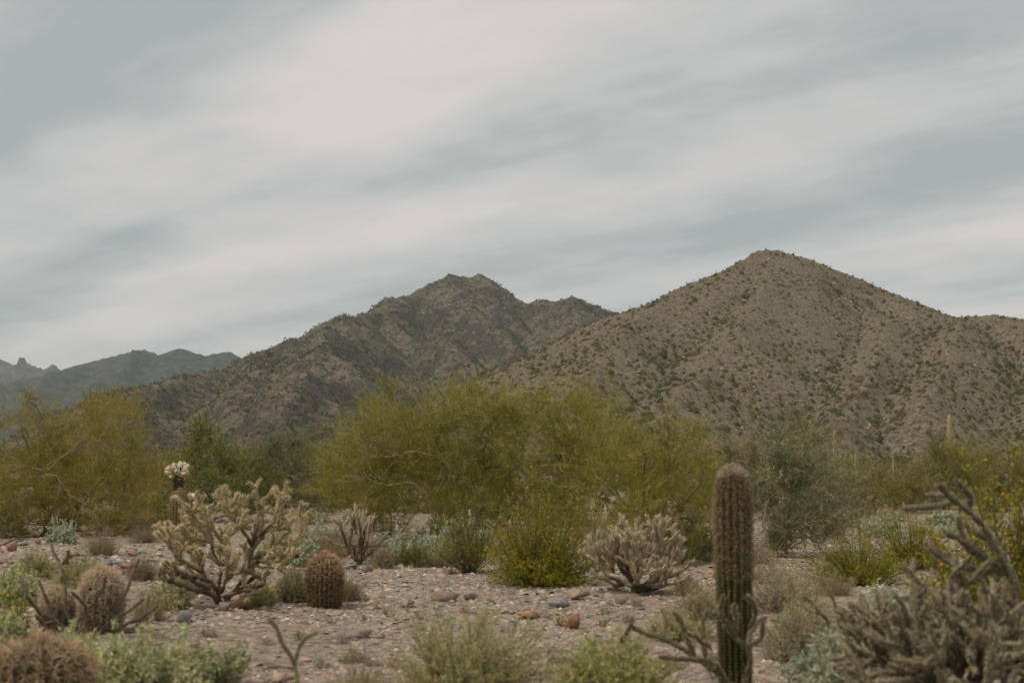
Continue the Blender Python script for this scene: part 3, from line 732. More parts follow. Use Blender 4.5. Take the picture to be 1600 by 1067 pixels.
for i, (bx, rows, lab, col) in enumerate([
   ((1395, 800), [(752, 1365, 1430, 4, 16), (774, 1350, 1440, 4, 18)], 'low rounded palo verde behind the two distant barrel cacti', (.235, .21, .075)),
   ((1478, 796), [(722, 1455, 1505, 4, 15), (744, 1445, 1520, 5, 18), (770, 1440, 1520, 5, 20)], 'taller palo verde hiding the foot of the many armed saguaro', (.225, .215, .07)),
   ((1580, 790), [(732, 1560, 1610, 3, 16), (758, 1545, 1620, 4, 20)], 'palo verde behind the creosote entangled with cholla arms', (.22, .20, .075)),
   ((1338, 792), [(757, 1326, 1352, 3, 12), (773, 1322, 1355, 3, 14)], 'brownish palo verde bush between the forked saguaro and ironwood', (.24, .20, .085)),
   ((530, 800), [(770, 500, 550, 3, 18)], 'small olive bush in the gap beside the largest palo verde', (.24, .21, .07)),
   ((1180, 800), [(715, 1140, 1170, 2, 18), (750, 1135, 1180, 3, 22)], 'hazy olive palo verde behind the top of the ribbed saguaro', (.21, .195, .09)),
   ((430, 792), [(725, 400, 450, 3, 17), (750, 390, 460, 4, 18), (770, 395, 455, 4, 17)], 'green bush filling the gap between the two mesquites', (.17, .17, .07)),
   ((1255, 795), [(700, 1235, 1270, 3, 18), (730, 1240, 1285, 3, 18)], 'hazy palo verde behind the grey green ironwood', (.20, .185, .08)),
   ((960, 805), [(672, 925, 960, 2, 18), (700, 930, 990, 3, 22), (730, 930, 990, 3, 24)], 'olive palo verde in the notch between the largest and rounded palo verdes', (.25, .225, .06)),
   ((1425, 803), [(770, 1410, 1450, 3, 15), (785, 1405, 1450, 3, 13)], 'low dark olive bush beside the two distant barrel cacti', (.20, .18, .055)),
   ((215, 800), [(740, 215, 250, 3, 17), (765, 205, 262, 4, 18)], 'tan twiggy bush behind the barrel cactus on the bank', (.23, .19, .08)),
   ]):
    tree('palo_verde_bush', lab, 'bush', bx, fill(rows, 20+i, 5), 30+i, 'pv', col, PVB, sprays=60, twigs=18, w=.016, spray_len=1.0, trunk_r=.06)

# ------------------------------------------------------------------ shrubs
def shrub_mesh(w, h, seed, style):
    """dome of branching stems with leaves, local coords; returns dict of parts"""
    r = np.random.default_rng(seed); S = style
    ns = S['stems']
    az = r.uniform(0, 2*math.pi, ns); el = np.arcsin(r.uniform(S.get('emin', .1), 1, ns)**S.get('epow', 1.))
    tip = np.stack([np.cos(az)*np.cos(el)*w/2, np.sin(az)*np.cos(el)*w/2, np.sin(el)*h], 1)*r.uniform(.42, 1.12, (ns, 1))*(1+.13*np.sin(az*3+seed)+.10*np.sin(az*5+el*6+2*seed))[:, None]
    b0 = np.stack([np.cos(az), np.sin(az), np.zeros(ns)], 1)*w*S.get('foot', .05)*r.uniform(.2, 1, (ns, 1))
    mid = b0*.5+tip*.5; mid[:, 2] *= S.get('bend', .85); mid += r.normal(size=mid.shape)*.03*h
    sw = S.get('sw', .006)*1.0
    stems = [cones(b0, mid, sw, sw*.7, 4, S['bark'], r), cones(mid, tip, sw*.7, sw*.3, 3, S['bark'], r)]
    nb = S.get('twigs', 8)
    t = r.uniform(S.get('t0', .35), 1, (ns, nb)); t2 = np.clip(t*2-1, 0, 1)[..., None]; t1 = np.clip(t*2, 0, 1)[..., None]
    p = np.where(t[..., None] < .5, b0[:, None]+(mid-b0)[:, None]*t1, mid[:, None]+(tip-mid)[:, None]*t2)
    d = unit(unit(tip)[:, None]+r.normal(size=(ns, nb, 3))*S.get('spread', .6)+np.array([0, 0, S.get('up', .3)]))
    L = S['tl']*r.uniform(.5, 1.3, (ns, nb, 1)); e_ = p+d*L; e_[..., 2] = np.maximum(e_[..., 2], .02)
    p = p.reshape(-1, 3); e_ = e_.reshape(-1, 3)
    fol = [slivers(p, e_, S.get('tw', .006), S.get('twc', S['bark']), r)]
    nl = S.get('leaves', 5)
    out = {'stems': stems}
    if nl:
        m = len(p)*nl; bb = np.repeat(p, nl, 0); ee = np.repeat(e_, nl, 0); dd = unit(ee-bb)
        c = bb+(ee-bb)*r.uniform(.1, 1.05, (m, 1))
        tint = np.repeat(vary(S['leaf'], len(p), .25, r, .13), nl, 0)*r.uniform(.8, 1.2, (m, 1))
        fol.append(leaves(c, unit(dd*S.get('along', .6)+r.normal(size=(m, 3))*.7), S['ls']*r.uniform(.6, 1.3, m), S['lw']*r.uniform(.7, 1.2, m), tint, r))
    out['foliage'] = fol
    nf = S.get('flowers', 0)
    if nf:
        idx = r.choice(len(p), nf); c = e_[idx]+r.normal(size=(nf, 3))*.01; up = c[:, 2] > h*.25; c = c[up]
        parts = []
        for k in range(3): parts.append(leaves(c, rdir(len(c), r), S.get('fs', .03), S.get('fs', .03)*.9, S.get('fcol', (.80, .42, .02)), r))
        out['flowers'] = parts
    return out
CREO = dict(stems=90, bark=(.13, .115, .09), twigs=15, tl=.2, leaves=7, leaf=(.250, .235, .014), ls=.036, lw=.019, tw=.005, sw=.008, foot=.06, t0=.22, emin=.02, epow=1.15, up=.45, flowers=330, fs=.020, bend=.9, spread=.5)
BURS = dict(stems=110, bark=(.22, .15, .09), twigs=12, tl=.12, leaves=6, leaf=(.43, .42, .22), ls=.026, lw=.011, tw=.004, sw=.004, foot=.10, t0=.35, emin=.03, epow=1.0, up=.5)
BRIT = dict(stems=90, bark=(.23, .18, .12), twigs=10, tl=.09, leaves=6, leaf=(.48, .51, .37), ls=.042, lw=.026, tw=.004, sw=.005, foot=.08, t0=.45, emin=.02, epow=1.0, up=.45)
BRITG = dict(BRIT, leaf=(.48, .49, .27), ls=.048, lw=.026)
DRY = dict(stems=160, bark=(.30, .225, .14), twigs=9, tl=.13, leaves=2, leaf=(.42, .37, .23), ls=.022, lw=.007, tw=.004, sw=.003, foot=.12, t0=.3, emin=.02, epow=.9, up=.6, spread=.5)
SAGE = dict(BURS, leaf=(.44, .43, .21), stems=130, leaves=6)
def shrub(name, label, px, py, wpx, hpx, style, seed, group=None, cat='shrub', dy=0):
    x, y = ground_pt(px, py); y += dy; q = ppm(y)
    root = thing(name, label, cat, (x, y, float(gz(x, y))-.01), 0, group)
    parts = shrub_mesh(wpx/q, hpx/q, seed, style)
    for k, m in (('stems', M_bark), ('foliage', M_leaf), ('flowers', M_flower)):
        if k in parts: build(k, parts[k], m, root)['kind'] = 'stuff'
    return root
shrub('creosote_bush', 'dense creosote bush covered in yellow flowers beside the pale clump cholla', 848, 914, 190, 160, dict(CREO, stems=250, twigs=18, flowers=600, fs=.026, leaf=(.285, .265, .014)), 1)
shrub('creosote_bush', 'thin vase shaped creosote bush beside the dense flowered one', 733, 895, 135, 142, dict(CREO, stems=80, emin=.3, flowers=120, t0=.3, leaf=(.22, .205, .035)), 2)
shrub('creosote_bush', 'wide low creosote bush with upright sprays beside the saguaro', 1345, 914, 190, 105, dict(CREO, stems=130, flowers=60, leaf=(.27, .262, .018)), 3)
shrub('creosote_bush', 'second low creosote spray nearer the distant barrel cacti', 1430, 888, 150, 92, dict(CREO, stems=110, flowers=90, leaf=(.27, .255, .02)), 4)
shrub('creosote_bush', 'tall yellow flowered creosote entangled with long cholla arms', 1600, 1040, 260, 315, dict(CREO, stems=330, twigs=20, ls=.048, lw=.026, flowers=300, fs=.026, tl=.28, leaf=(.27, .245, .014), t0=.2), 5)
shrub('creosote_bush', 'small creosote with orange yellow blossom beside the twin straw spined barrels', 18, 992, 70, 70, dict(CREO, stems=40, twigs=9, flowers=60, fs=.03, tl=.1), 6)
shrub('creosote_bush', 'bright green bush under the cream topped cholla', 252, 822, 60, 55, dict(CREO, stems=50, flowers=60, fs=.05, tl=.25, ls=.05, lw=.03, leaf=(.23, .22, .03)), 7)
shrub('creosote_bush', 'small green creosote tuft in front of the pale blue brittlebush', 648, 885, 60, 42, dict(CREO, stems=40, flowers=0, leaf=(.17, .18, .04)), 8)
shrub('creosote_bush', 'slender yellow green creosote sprig rising among the twin straw spined barrels', 95, 975, 22, 82, dict(CREO, stems=8, emin=.8, flowers=12, tl=.12), 9)
# foreground
shrub('brittlebush', 'broad pale green brittlebush spreading behind the big round barrel cactus', 215, 1082, 230, 100, dict(BRITG, stems=190), 11)
shrub('brittlebush', 'smaller pale green brittlebush between the barrel and the broad one', 115, 1040, 90, 52, dict(BRITG, stems=80), 12)
shrub('bursage', 'low sprawling grey green bursage beside the broad brittlebush', 330, 1072, 110, 62, dict(BRITG, stems=80, leaf=(.39, .39, .23)), 13)
shrub('bursage', 'big rounded sage green bursage alone on the edge of the gravel', 728, 1080, 262, 132, dict(SAGE, stems=260, twigs=13, ls=.030, lw=.012), 14)
shrub('bursage', 'leafy green bursage between the sage bush and the forked cholla', 960, 1085, 210, 95, dict(SAGE, stems=190, leaf=(.43, .44, .18), ls=.034, lw=.014), 15)
shrub('brittlebush', 'pale silvery brittlebush below the grey brown cholla thicket', 1320, 1085, 190, 105, dict(BRIT, stems=150, ls=.05, lw=.026, leaf=(.47, .49, .35)), 16)
shrub('bursage', 'dry straw tinted bursage close behind the foot of the saguaro', 1225, 955, 150, 88, dict(DRY, stems=260, leaf=(.44, .40, .27), leaves=4, ls=.03, lw=.012), 17)
shrub('bursage', 'grey twiggy bursage between saguaro and cholla thicket', 1235, 1030, 120, 90, dict(SAGE, stems=120, leaf=(.40, .385, .26)), 18)
shrub('bursage', 'soft pale bursage behind the saguaro foot', 1095, 965, 90, 50, dict(DRY, stems=150, leaves=4, ls=.03, lw=.012), 19)
# middle ground
mids = [
 ('brittlebush', 'blue grey brittlebush mound beside the small bare cholla', 505, 858, 110, 48, BRIT),
 ('brittlebush', 'whitish brittlebush mound beside the small bare cholla', 665, 880, 110, 52, BRIT),
 ('brittlebush', 'frosty brittlebush crest directly beneath the largest palo verde', 700, 868, 60, 48, BRIT),
 ('bursage', 'grey green bursage leaning on the upright barrel cactus', 458, 940, 70, 70, SAGE),
 ('bursage', 'wispy bursage touching the upright barrel cactus', 545, 938, 50, 40, DRY),
 ('bursage', 'little bursage beside the squat orange rock', 408, 945, 40, 34, SAGE),
 ('brittlebush', 'pale leafed brittlebush under the straw cholla lower limbs', 262, 950, 75, 42, BRITG),
 ('bursage', 'domed olive grey bursage on the stony bank', 157, 868, 70, 46, DRY),
 ('brittlebush', 'blue green brittlebush on the stony bank', 98, 850, 48, 34, BRIT),
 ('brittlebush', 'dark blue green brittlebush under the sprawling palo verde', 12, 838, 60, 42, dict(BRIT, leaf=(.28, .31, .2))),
 ('bursage', 'straw grey bursage behind the stony bank', 195, 833, 60, 30, DRY),
 ('bursage', 'dry grey bursage in front of the twin barrels on the bank', 55, 902, 75, 48, SAGE),
 ('brittlebush', 'pale green brittlebush beside the barrel cluster', 25, 945, 80, 62, BRITG),
 ('bursage', 'brown dry bursage beside the straw cholla', 220, 905, 60, 40, dict(DRY, bark=(.22, .16, .11))),
 ('bursage', 'thin grey bursage beside the small bare cholla', 600, 888, 40, 40, DRY),
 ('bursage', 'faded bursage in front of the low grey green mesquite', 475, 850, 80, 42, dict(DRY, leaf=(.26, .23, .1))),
 ('brittlebush', 'silver brittlebush tucked behind the dense flowered creosote', 915, 890, 70, 50, BRIT),
 ('bursage', 'dry bursage in the shade under the ironwood', 1180, 880, 90, 36, DRY),
 ('bursage', 'pale dry bursage beneath the two distant barrel cacti', 1395, 815, 60, 22, DRY),
 ('brittlebush', 'white brittlebush at the foot of the taller distant palo verde', 1470, 820, 45, 22, BRIT),
 ('bursage', 'grey bursage in front of the pale clump cholla', 1075, 930, 55, 28, DRY),
 ('bursage', 'straw bursage between the domed bursage and the barrel on the bank', 225, 848, 55, 26, DRY),
 ('bursage', 'olive bursage behind the straw cholla upper limbs', 430, 880, 70, 50, SAGE),
 ('bursage', 'grey bursage at the back of the gravel near the thin creosote', 690, 886, 45, 24, DRY),
]
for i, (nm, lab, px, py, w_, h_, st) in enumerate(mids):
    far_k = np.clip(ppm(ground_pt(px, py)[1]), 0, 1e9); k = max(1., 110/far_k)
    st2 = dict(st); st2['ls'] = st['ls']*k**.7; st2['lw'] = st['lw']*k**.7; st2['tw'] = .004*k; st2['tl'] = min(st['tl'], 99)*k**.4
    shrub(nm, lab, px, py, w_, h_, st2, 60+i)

for i, (nm, lab, px, py, w_, h_, st) in enumerate([
 ('bursage', 'straw grey bursage filling the gap beside the saguaro waist', 1200, 912, 110, 52, DRY),
 ('bursage', 'sage green bursage beside the buckhorn cholla at the saguaro foot', 1260, 1010, 130, 85, dict(SAGE, stems=170)),
 ('bursage', 'grey green bursage behind the buckhorn cholla arms', 1060, 1000, 110, 45, dict(SAGE, stems=150)),
 ('brittlebush', 'silvery brittlebush behind the grey brown cholla thicket', 1395, 990, 120, 78, dict(BRIT, stems=130)),
 ('bursage', 'olive bursage under the wide low creosote', 1300, 930, 90, 40, DRY),
 ('bursage', 'straw bursage clump beside the big sage green bursage', 560, 1095, 110, 50, dict(DRY, stems=150)),
 ('brittlebush', 'grey brittlebush beside the big round barrel cactus', 10, 1020, 90, 62, dict(BRITG, stems=100)),
 ('bursage', 'thin bursage between straw cholla and straw spined barrel', 235, 968, 70, 40, dict(DRY, stems=120)),
 ('bursage', 'grey twiggy bursage under the straw cholla', 300, 925, 90, 45, dict(DRY, bark=(.24, .19, .14))),
 ('bursage', 'sage bursage on the bank beside the orange slabs', 120, 915, 90, 50, SAGE),
 ('bursage', 'dense grey bursage filling under the long cholla arms', 1470, 960, 150, 70, dict(SAGE, stems=150)),
 ]):
    shrub(nm, lab, px, py, w_, h_, st, 120+i)
rk = np.random.default_rng(78)
for k, (cn, col, ww, hh) in enumerate([('dry straw', (.40, .32, .20), .22, .13), ('grey leafless', (.26, .21, .16), .28, .12), ('olive', (.30, .29, .15), .2, .11)]):
    for i in range(34):
        px, py = rk.uniform(240, 1420), rk.uniform(888, 1062); x, y = ground_pt(px, py)
        where = 'on the palo verde side of the clearing' if py < 940 else 'on the bursage side of the clearing'
        if i == 0:
            parts = shrub_mesh(ww, hh, 700+k, dict(DRY, stems=26, bark=col, twigs=4, tl=.05, leaves=2, leaf=col, tw=.004, sw=.003))
            o = proto = build('dry_sprig', parts['stems']+parts['foliage'], M_leaf)
        else:
            o = proto.copy(); COL.objects.link(o)
        tag(o, 'tiny '+cn+' sprig growing among the gravel '+where, 'sprig', cn+' sprigs '+where)
        q_s = rk.uniform(.5, 1.2); o.scale = (q_s, q_s, q_s); o.rotation_euler = (0, 0, rk.uniform(0, 6.28)); o.location = (x, y, float(gz(x, y))-.005)
back = []
rk = np.random.default_rng(77)
for k, (st, nm, cn) in enumerate([(DRY, 'bursage', 'straw coloured bursage'), (BRIT, 'brittlebush', 'blue grey brittlebush'), (SAGE, 'bursage', 'sage green bursage'), (dict(DRY, leaf=(.30, .27, .13)), 'bursage', 'olive tinged dry bursage')]):
    st2 = dict(st, ls=st['ls']*1.35, lw=st['lw']*1.35, tw=.006)
    for i in range(13):
        px = rk.uniform(385, 1140) if i < 9 else rk.uniform(-10, 260); py = rk.uniform(843, 884) if i < 9 else rk.uniform(818, 842)
        if i >= 11: px, py = rk.uniform(1290, 1590), rk.uniform(806, 850)
        x, y = ground_pt(px, py)
        where = 'under the largest palo verde' if i < 9 else ('under the sprawling palo verde' if i < 11 else 'behind the wide low creosote')
        if i == 0:
            root = thing(nm, '', 'shrub', (0, 0, 0)); parts = shrub_mesh(1.05, .55, 500+k, st2)
            build('stems', parts['stems'], M_bark, root)['kind'] = 'stuff'; build('foliage', parts['foliage'], M_leaf, root)['kind'] = 'stuff'
            o = proto = root
        else: o = copy_tree(proto)
        tag(o, 'low '+cn+' at the edge of the gravel '+where, 'shrub', cn+' '+where)
        o.location = (x, y, float(gz(x, y))-.02); o.rotation_euler = (0, 0, rk.uniform(0, 6.28)); q_s = rk.uniform(.6, 1.25); o.scale = (q_s, q_s, q_s*rk.uniform(.8, 1.2))

# ------------------------------------------------------------------ cacti
def ribbed_body(Rm, H, ribs, prof, depth, col, seed, seg=6, rings=44, lean=(0, 0)):
    n = ribs*seg; th = np.arange(n)*2*math.pi/n; t = np.linspace(0, 1, rings)
    rr = np.interp(t, *zip(*prof))*Rm
    rib = 1-depth*np.abs(np.sin(th*ribs/2+math.pi/2))**.7*1.0
    rib = 1-depth*(1-np.abs(np.cos(th*ribs/2))**.8)
    V = np.stack([rr[:, None]*rib[None]*np.cos(th)[None]+lean[0]*t[:, None]**1.5, rr[:, None]*rib[None]*np.sin(th)[None]+lean[1]*t[:, None]**1.5, np.repeat(t[:, None]*H, n, 1)], -1).reshape(-1, 3)
    i = np.arange(n); j = (i+1) % n
    Fc = np.concatenate([np.stack([k*n+i, k*n+j, (k+1)*n+j, (k+1)*n+i], 1) for k in range(rings-1)])
    r = np.random.default_rng(seed)
    return V, Fc, vary(col, len(V), .08, r)
def areoles(Rm, H, ribs, prof, nper, lean=(0, 0), t0=.03):
    th = (np.arange(ribs)*2*math.pi/ribs)[:, None]; t = np.linspace(t0, .995, nper)[None]
    rr = np.interp(t, *zip(*prof))*Rm
    P = np.stack([rr*np.cos(th)+lean[0]*t**1.5, rr*np.sin(th)+lean[1]*t**1.5, np.broadcast_to(t*H, (ribs, nper))], -1)
    dt = .02; r2 = np.interp(np.clip(t+dt, 0, 1), *zip(*prof))*Rm; r1 = np.interp(np.clip(t-dt, 0, 1), *zip(*prof))*Rm
    sl = (r2-r1)/(2*dt*H); nrm = np.stack([np.cos(th)+0*t, np.sin(th)+0*t, -sl+0*th], -1)
    return P.reshape(-1, 3), unit(nrm).reshape(-1, 3), np.broadcast_to(t, (ribs, nper)).ravel()
def bent_spines(P, Nn, n, L, w, cols, r, spread=.9, hook=.3):
    m = len(P)*n; b0 = np.repeat(P, n, 0); nn = np.repeat(Nn, n, 0)
    d = unit(nn+r.normal(size=(m, 3))*spread); l = np.repeat(np.broadcast_to(L, len(P)), n)*r.uniform(.55, 1.15, m)
    p1 = b0+d*(l*.6)[:, None]; d2 = unit(d+r.normal(size=(m, 3))*hook-np.array([0, 0, .15])); p2 = p1+d2*(l*.4)[:, None]
    A = perp(d, r)*w/2
    V = np.stack([b0-A, b0+A, p1+A*.8, p1-A*.8, p2], 1).reshape(-1, 3)
    k = np.arange(m)[:, None]*5
    C = np.repeat(np.repeat(cols, n, 0)*r.uniform(.75, 1.25, (m, 1)), 5, 0)
    return [(V, k+np.array([[0, 1, 2, 3]]), C), (np.zeros((0, 3)), np.zeros((0, 3), int), C[:0])], (V, k+np.array([[3, 2, 4]]), C)
def spines_obj(P, Nn, n, L, w, cols, r, parent, spread=.9, hook=.3, name='spines'):
    (q, _), tri = bent_spines(P, Nn, n, L, w, cols, r, spread, hook)
    o = build(name, [q, tri], M_spine, parent); o['kind'] = 'stuff'; return o
BARREL = [(0, .72), (.08, .88), (.25, .99), (.5, 1.), (.7, .97), (.82, .86), (.91, .66), (.97, .38), (1, .08)]
def barrel(label, px, py, wpx, hpx, seed, ribs=20, nper=20, nsp=12, sl=.05, sw=.006, col=(.085, .085, .03), sc=(.43, .24, .165), top=(.50, .33, .23), lean=(0, 0), group=None, dy=0):
    x, y = ground_pt(px, py); y += dy; q = ppm(y); H = hpx/q; Rm = wpx/q/2*.93
    r = np.random.default_rng(seed)
    root = thing('barrel_cactus', label, 'cactus', (x, y, float(gz(x, y))-.03), r.uniform(0, 6), group)
    build('body', [ribbed_body(Rm, H, ribs, BARREL, .11, col, seed, 6, 36, lean)], M_flesh, root, True)
    P, Nn, t = areoles(Rm, H, ribs, BARREL, nper, lean)
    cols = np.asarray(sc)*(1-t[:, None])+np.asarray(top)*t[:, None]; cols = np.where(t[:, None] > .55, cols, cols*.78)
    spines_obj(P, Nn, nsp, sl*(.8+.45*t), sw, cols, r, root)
    return root
barrel('upright golden brown barrel cactus standing alone on the gravel', 507, 947, 58, 84, 1, nsp=13, sl=.05, sw=.007, ribs=25, col=(.055, .048, .020), sc=(.27, .17, .075), top=(.60, .41, .27))
barrel('big round barrel cactus with long grey brown spines beside pale brittlebush', 62, 1118, 160, 118, 2, ribs=22, nper=20, nsp=10, sl=.095, sw=.006, col=(.045, .045, .02), sc=(.41, .29, .19), top=(.50, .36, .23))
barrel('larger straw spined barrel cactus behind dark buckhorn cholla stems', 158, 985, 66, 98, 3, sl=.075, sw=.006, nsp=15, sc=(.56, .43, .31), top=(.68, .54, .40))
barrel('squat straw spined barrel cactus beside the larger one', 88, 985, 50, 66, 4, sl=.07, sw=.006, nsp=14, sc=(.52, .40, .29), top=(.62, .50, .37))
barrel('tall ribbed barrel cactus rising behind the straw coloured cholla', 280, 845, 34, 82, 5, ribs=18, nsp=7, sl=.05, sw=.008, col=(.12, .095, .045), sc=(.40, .27, .17), top=(.46, .33, .22))
barrel('distant green barrel cactus with pale crown', 1358, 800, 11, 23, 6, ribs=14, nper=10, nsp=5, sl=.06, sw=.012, col=(.13, .13, .06), sc=(.3, .26, .14), top=(.5, .42, .32))
barrel('distant reddish barrel cactus near the green one', 1393, 796, 12, 20, 7, ribs=14, nper=10, nsp=6, sl=.06, sw=.014, col=(.10, .08, .045), sc=(.36, .2, .15), top=(.42, .25, .2))

# saguaros
SAG = [(0, .86), (.10, .93), (.2, .92), (.33, 1.0), (.47, .985), (.6, .93), (.7, .97), (.8, .96), (.87, .92), (.915, .85), (.948, .74), (.974, .56), (.991, .32), (1, .06)]
def sag_parts(root, Rm, H, ribs, seed, nper, nsp, sl, sw, col, sc, top, lean=(0, 0), wool=True, name='stem'):
    r = np.random.default_rng(seed)
    st = build(name, [ribbed_body(Rm, H, ribs, SAG, .30, col, seed, 6, 60, lean)], M_flesh, root, True)
    P, Nn, t = areoles(Rm, H, ribs, SAG, nper, lean)
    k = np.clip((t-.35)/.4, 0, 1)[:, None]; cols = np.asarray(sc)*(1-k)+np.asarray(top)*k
    L = sl*np.where(t > .5, 1.15, .5)
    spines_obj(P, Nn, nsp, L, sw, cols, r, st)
    m = t > .55
    spines_obj(P[m], Nn[m], max(2, nsp//2), sl*1.2, sw, cols[m], r, st, name='upper_spines')
    if wool:
        n = 800; a = r.uniform(0, 6.28, n); q = r.uniform(0, 1, n)**.7; tt = 1-.05*q
        rr = np.interp(tt, *zip(*SAG))*Rm
        p = np.stack([rr*np.cos(a)+lean[0], rr*np.sin(a)+lean[1], tt*H], 1)
        d = unit(np.stack([np.cos(a)*q, np.sin(a)*q, 1.2-q*.7], 1)+r.normal(size=(n, 3))*.35)
        o = build('crown_wool', [slivers(p, p+d*(sl*r.uniform(.5, 1.1, n))[:, None], sw, (.85, .77, .66), r)], M_spine, root); o['kind'] = 'stuff'
    return st
x, y = ground_pt(1149, 1078); q = ppm(y)
root = thing('saguaro_cactus', 'young single column saguaro with woolly pale crown among chollas', 'cactus', (x, y, float(gz(x, y))-.03), .2)
sag_parts(root, 27.5/q, 349/q, 17, 8, 60, 13, .040, .0036, (.046, .052, .016), (.29, .225, .105), (.34, .25, .15))
def far_saguaro(label, px, py, top, wpx, arms, seed, Y=None):
    x, y = ground_pt(px, py) if Y is None else (at(px, py, Y)[0], Y)
    q = ppm(y); z = at(px, py, y)[2] if Y else float(gz(x, y))
    z = min(z, float(gz(x, y))-.1); H = (at(px, top, y)[2]-z)
    root = thing('saguaro_cactus', label, 'cactus', (x, y, z), 0)
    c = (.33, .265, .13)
    build('stem', [ribbed_body(wpx/q/2, H, 12, SAG, .18, c, seed, 4, 30, (0, 0))], M_flesh, root, True)
    for (dx, y0, y1, aw) in arms:
        off = dx/q; z0 = at(px, y0, y)[2]-z; z1 = at(px, y1, y)[2]-z; ra = aw/q/2
        Pp = np.array([[0, 0, z0+.1], [off*.5, 0, z0-.15], [off*.95, 0, z0+.1], [off, 0, z0+.5], [off, 0, (z0+z1)/2], [off, 0, z1-ra], [off, 0, z1]])
        rr = np.array([ra*.7, ra*.9, ra, ra, ra, ra*.85, ra*.2])
        build('arm', [cones(Pp[:-1], Pp[1:], rr[:-1], rr[1:], 8, c)], M_flesh, root, True)
    return root
far_saguaro('distant saguaro with one short raised arm before the tan hill', 1306, 757, 671, 8, [(5, 727, 703, 4)], 1)
far_saguaro('tall distant saguaro with several stubby arms above the palo verde', 1486, 756, 647, 9, [(-14, 708, 694, 5.5), (5, 706, 697, 4), (-6, 710, 702, 5), (16, 712, 703, 3.5)], 2)
far_saguaro('tiny slender saguaro far off between the two distant saguaros', 1337, 748, 706, 3, [], 3)
far_saguaro('tiny saguaro far off above the low grey green mesquite', 376, 748, 690, 4, [], 4)
far_saguaro('tiny pale saguaro far off beside the forked saguaro', 1396, 748, 712, 2.5, [], 5)

# chollas
def spine_set(P0, P1, rad, n, L, w, col, r):
    N = len(P0); D = unit(P1-P0); A = unit(np.cross(D, np.array([.31, .77, .55]))); B = np.cross(D, A)
    t = r.uniform(0, 1.03, (N, n)); th = r.uniform(0, 6.28, (N, n))
    rd = A[:, None]*np.cos(th)[..., None]+B[:, None]*np.sin(th)[..., None]
    b0 = P0[:, None]+(P1-P0)[:, None]*t[..., None]+rd*(np.broadcast_to(rad, N)[:, None, None]*.9)
    d = unit(rd+D[:, None]*r.uniform(-.3, .7, (N, n, 1))+D[:, None]*(t[..., None] > .93)*1.0+r.normal(size=(N, n, 3))*.3)
    e_ = b0+d*(L*r.uniform(.6, 1.2, (N, n, 1)))
    C = np.asarray(col, float)
    C = vary(C, N*n, .2, r) if C.ndim == 1 else np.repeat(C, n, 0)*r.uniform(.8, 1.2, (N*n, 1))
    return slivers(b0.reshape(-1, 3), e_.reshape(-1, 3), w, C, r)
def grow(r, H, W, L, rad, maxlev, start, d0, up, spreadk, env, minz=0):
    out = []; stack = [(np.array(start, float), unit(d0), 0)]
    while stack:
        p, d, lev = stack.pop(0)
        l = L*r.uniform(.75, 1.25)*(1.15 if lev < 2 else 1); e_ = p+d*l
        if e_[2] < .04: e_[2] = .04
        out.append((p, e_, lev))
        if lev >= maxlev or (lev > 3 and e_[2] < minz*H and r.uniform() < .6): continue
        if (e_[0]/(W/2))**2+(e_[1]/(W/2))**2+(e_[2]/H)**2 > env*r.uniform(.75, 1.15): continue
        nc = r.choice([1, 2, 3], p=[.42, .47, .11])
        for _ in range(nc):
            o = np.array([e_[0], e_[1], 0]); o = o/(np.linalg.norm(o)+.2)
            stack.append((e_, unit(d+r.normal(size=3)*spreadk+np.array([0, 0, up])+o*.12), lev+1))
    return out
def cholla(name, label, px, py, wpx, hpx, seed, nprim=6, L=.13, rad=.018, maxlev=8, up=.3, spreadk=.55, fan=1., spn=46, spl=.026, spw=.0035,
           young=(.34, .30, .17), old=(.12, .09, .065), straw=(.56, .46, .29), oldlev=2.5, env=1., dirs=None, dy=0, elev=(.35, 1.1), cap=500, minz=0):
    x, y = ground_pt(px, py); y += dy; q = ppm(y); W, H = wpx/q, hpx/q
    r = np.random.default_rng(seed)
    root = thing(name, label, 'cactus', (x, y, float(gz(x, y))-.02), 0)
    th0 = r.uniform(0, 6.28)
    tk = [np.array([0, 0, 0.]), np.array([r.normal()*.02, r.normal()*.02, .10*H])]
    build('trunk', [chain_cones(np.array(tk), rad*2.4, rad*1.9, 8, old, r)], M_bark, root, True)
    for k in range(nprim):
        a = th0+k*2*math.pi/nprim+r.normal()*.25; el = r.uniform(*elev)
        d0 = np.array([math.cos(a)*math.cos(el)*fan, math.sin(a)*math.cos(el)*fan, math.sin(el)])
        J = grow(r, H, W, L, rad, maxlev, tk[1]*r.uniform(.3, 1), d0, up, spreadk, env, minz)[:cap]
        P0 = np.array([j[0] for j in J]); P1 = np.array([j[1] for j in J]); lv = np.array([j[2] for j in J], float)
        m = np.clip((lv-oldlev+r.normal(size=len(lv))*.5)/1.6, 0, 1)[:, None]
        col = np.asarray(old)*(1-m)+np.asarray(young)*m; col = col*r.uniform(.85, 1.15, (len(J), 1))
        b_ = build('branch', [capsules(P0, P1, rad*np.where(lv < 2, 1.15, 1.), col, 6, 6)], M_flesh, root, True)
        sc = np.asarray(old)*1.3*(1-m)+np.asarray(straw)*m
        s_o = build('spines', [spine_set(P0, P1, rad, spn, spl, spw, sc, r)], M_spine, b_); s_o['kind'] = 'stuff'
    return root
cholla('cholla_cactus', 'dense pale clump cholla of many upright joints beside the flowered creosote', 992, 925, 185, 126, 5, nprim=15, L=.12, rad=.0205, maxlev=8, up=.40, spreadk=.42, spn=85, spl=.019, spw=.0033, oldlev=2.0, elev=(.08, 1.3), straw=(.74, .62, .45), young=(.36, .295, .20), cap=58)
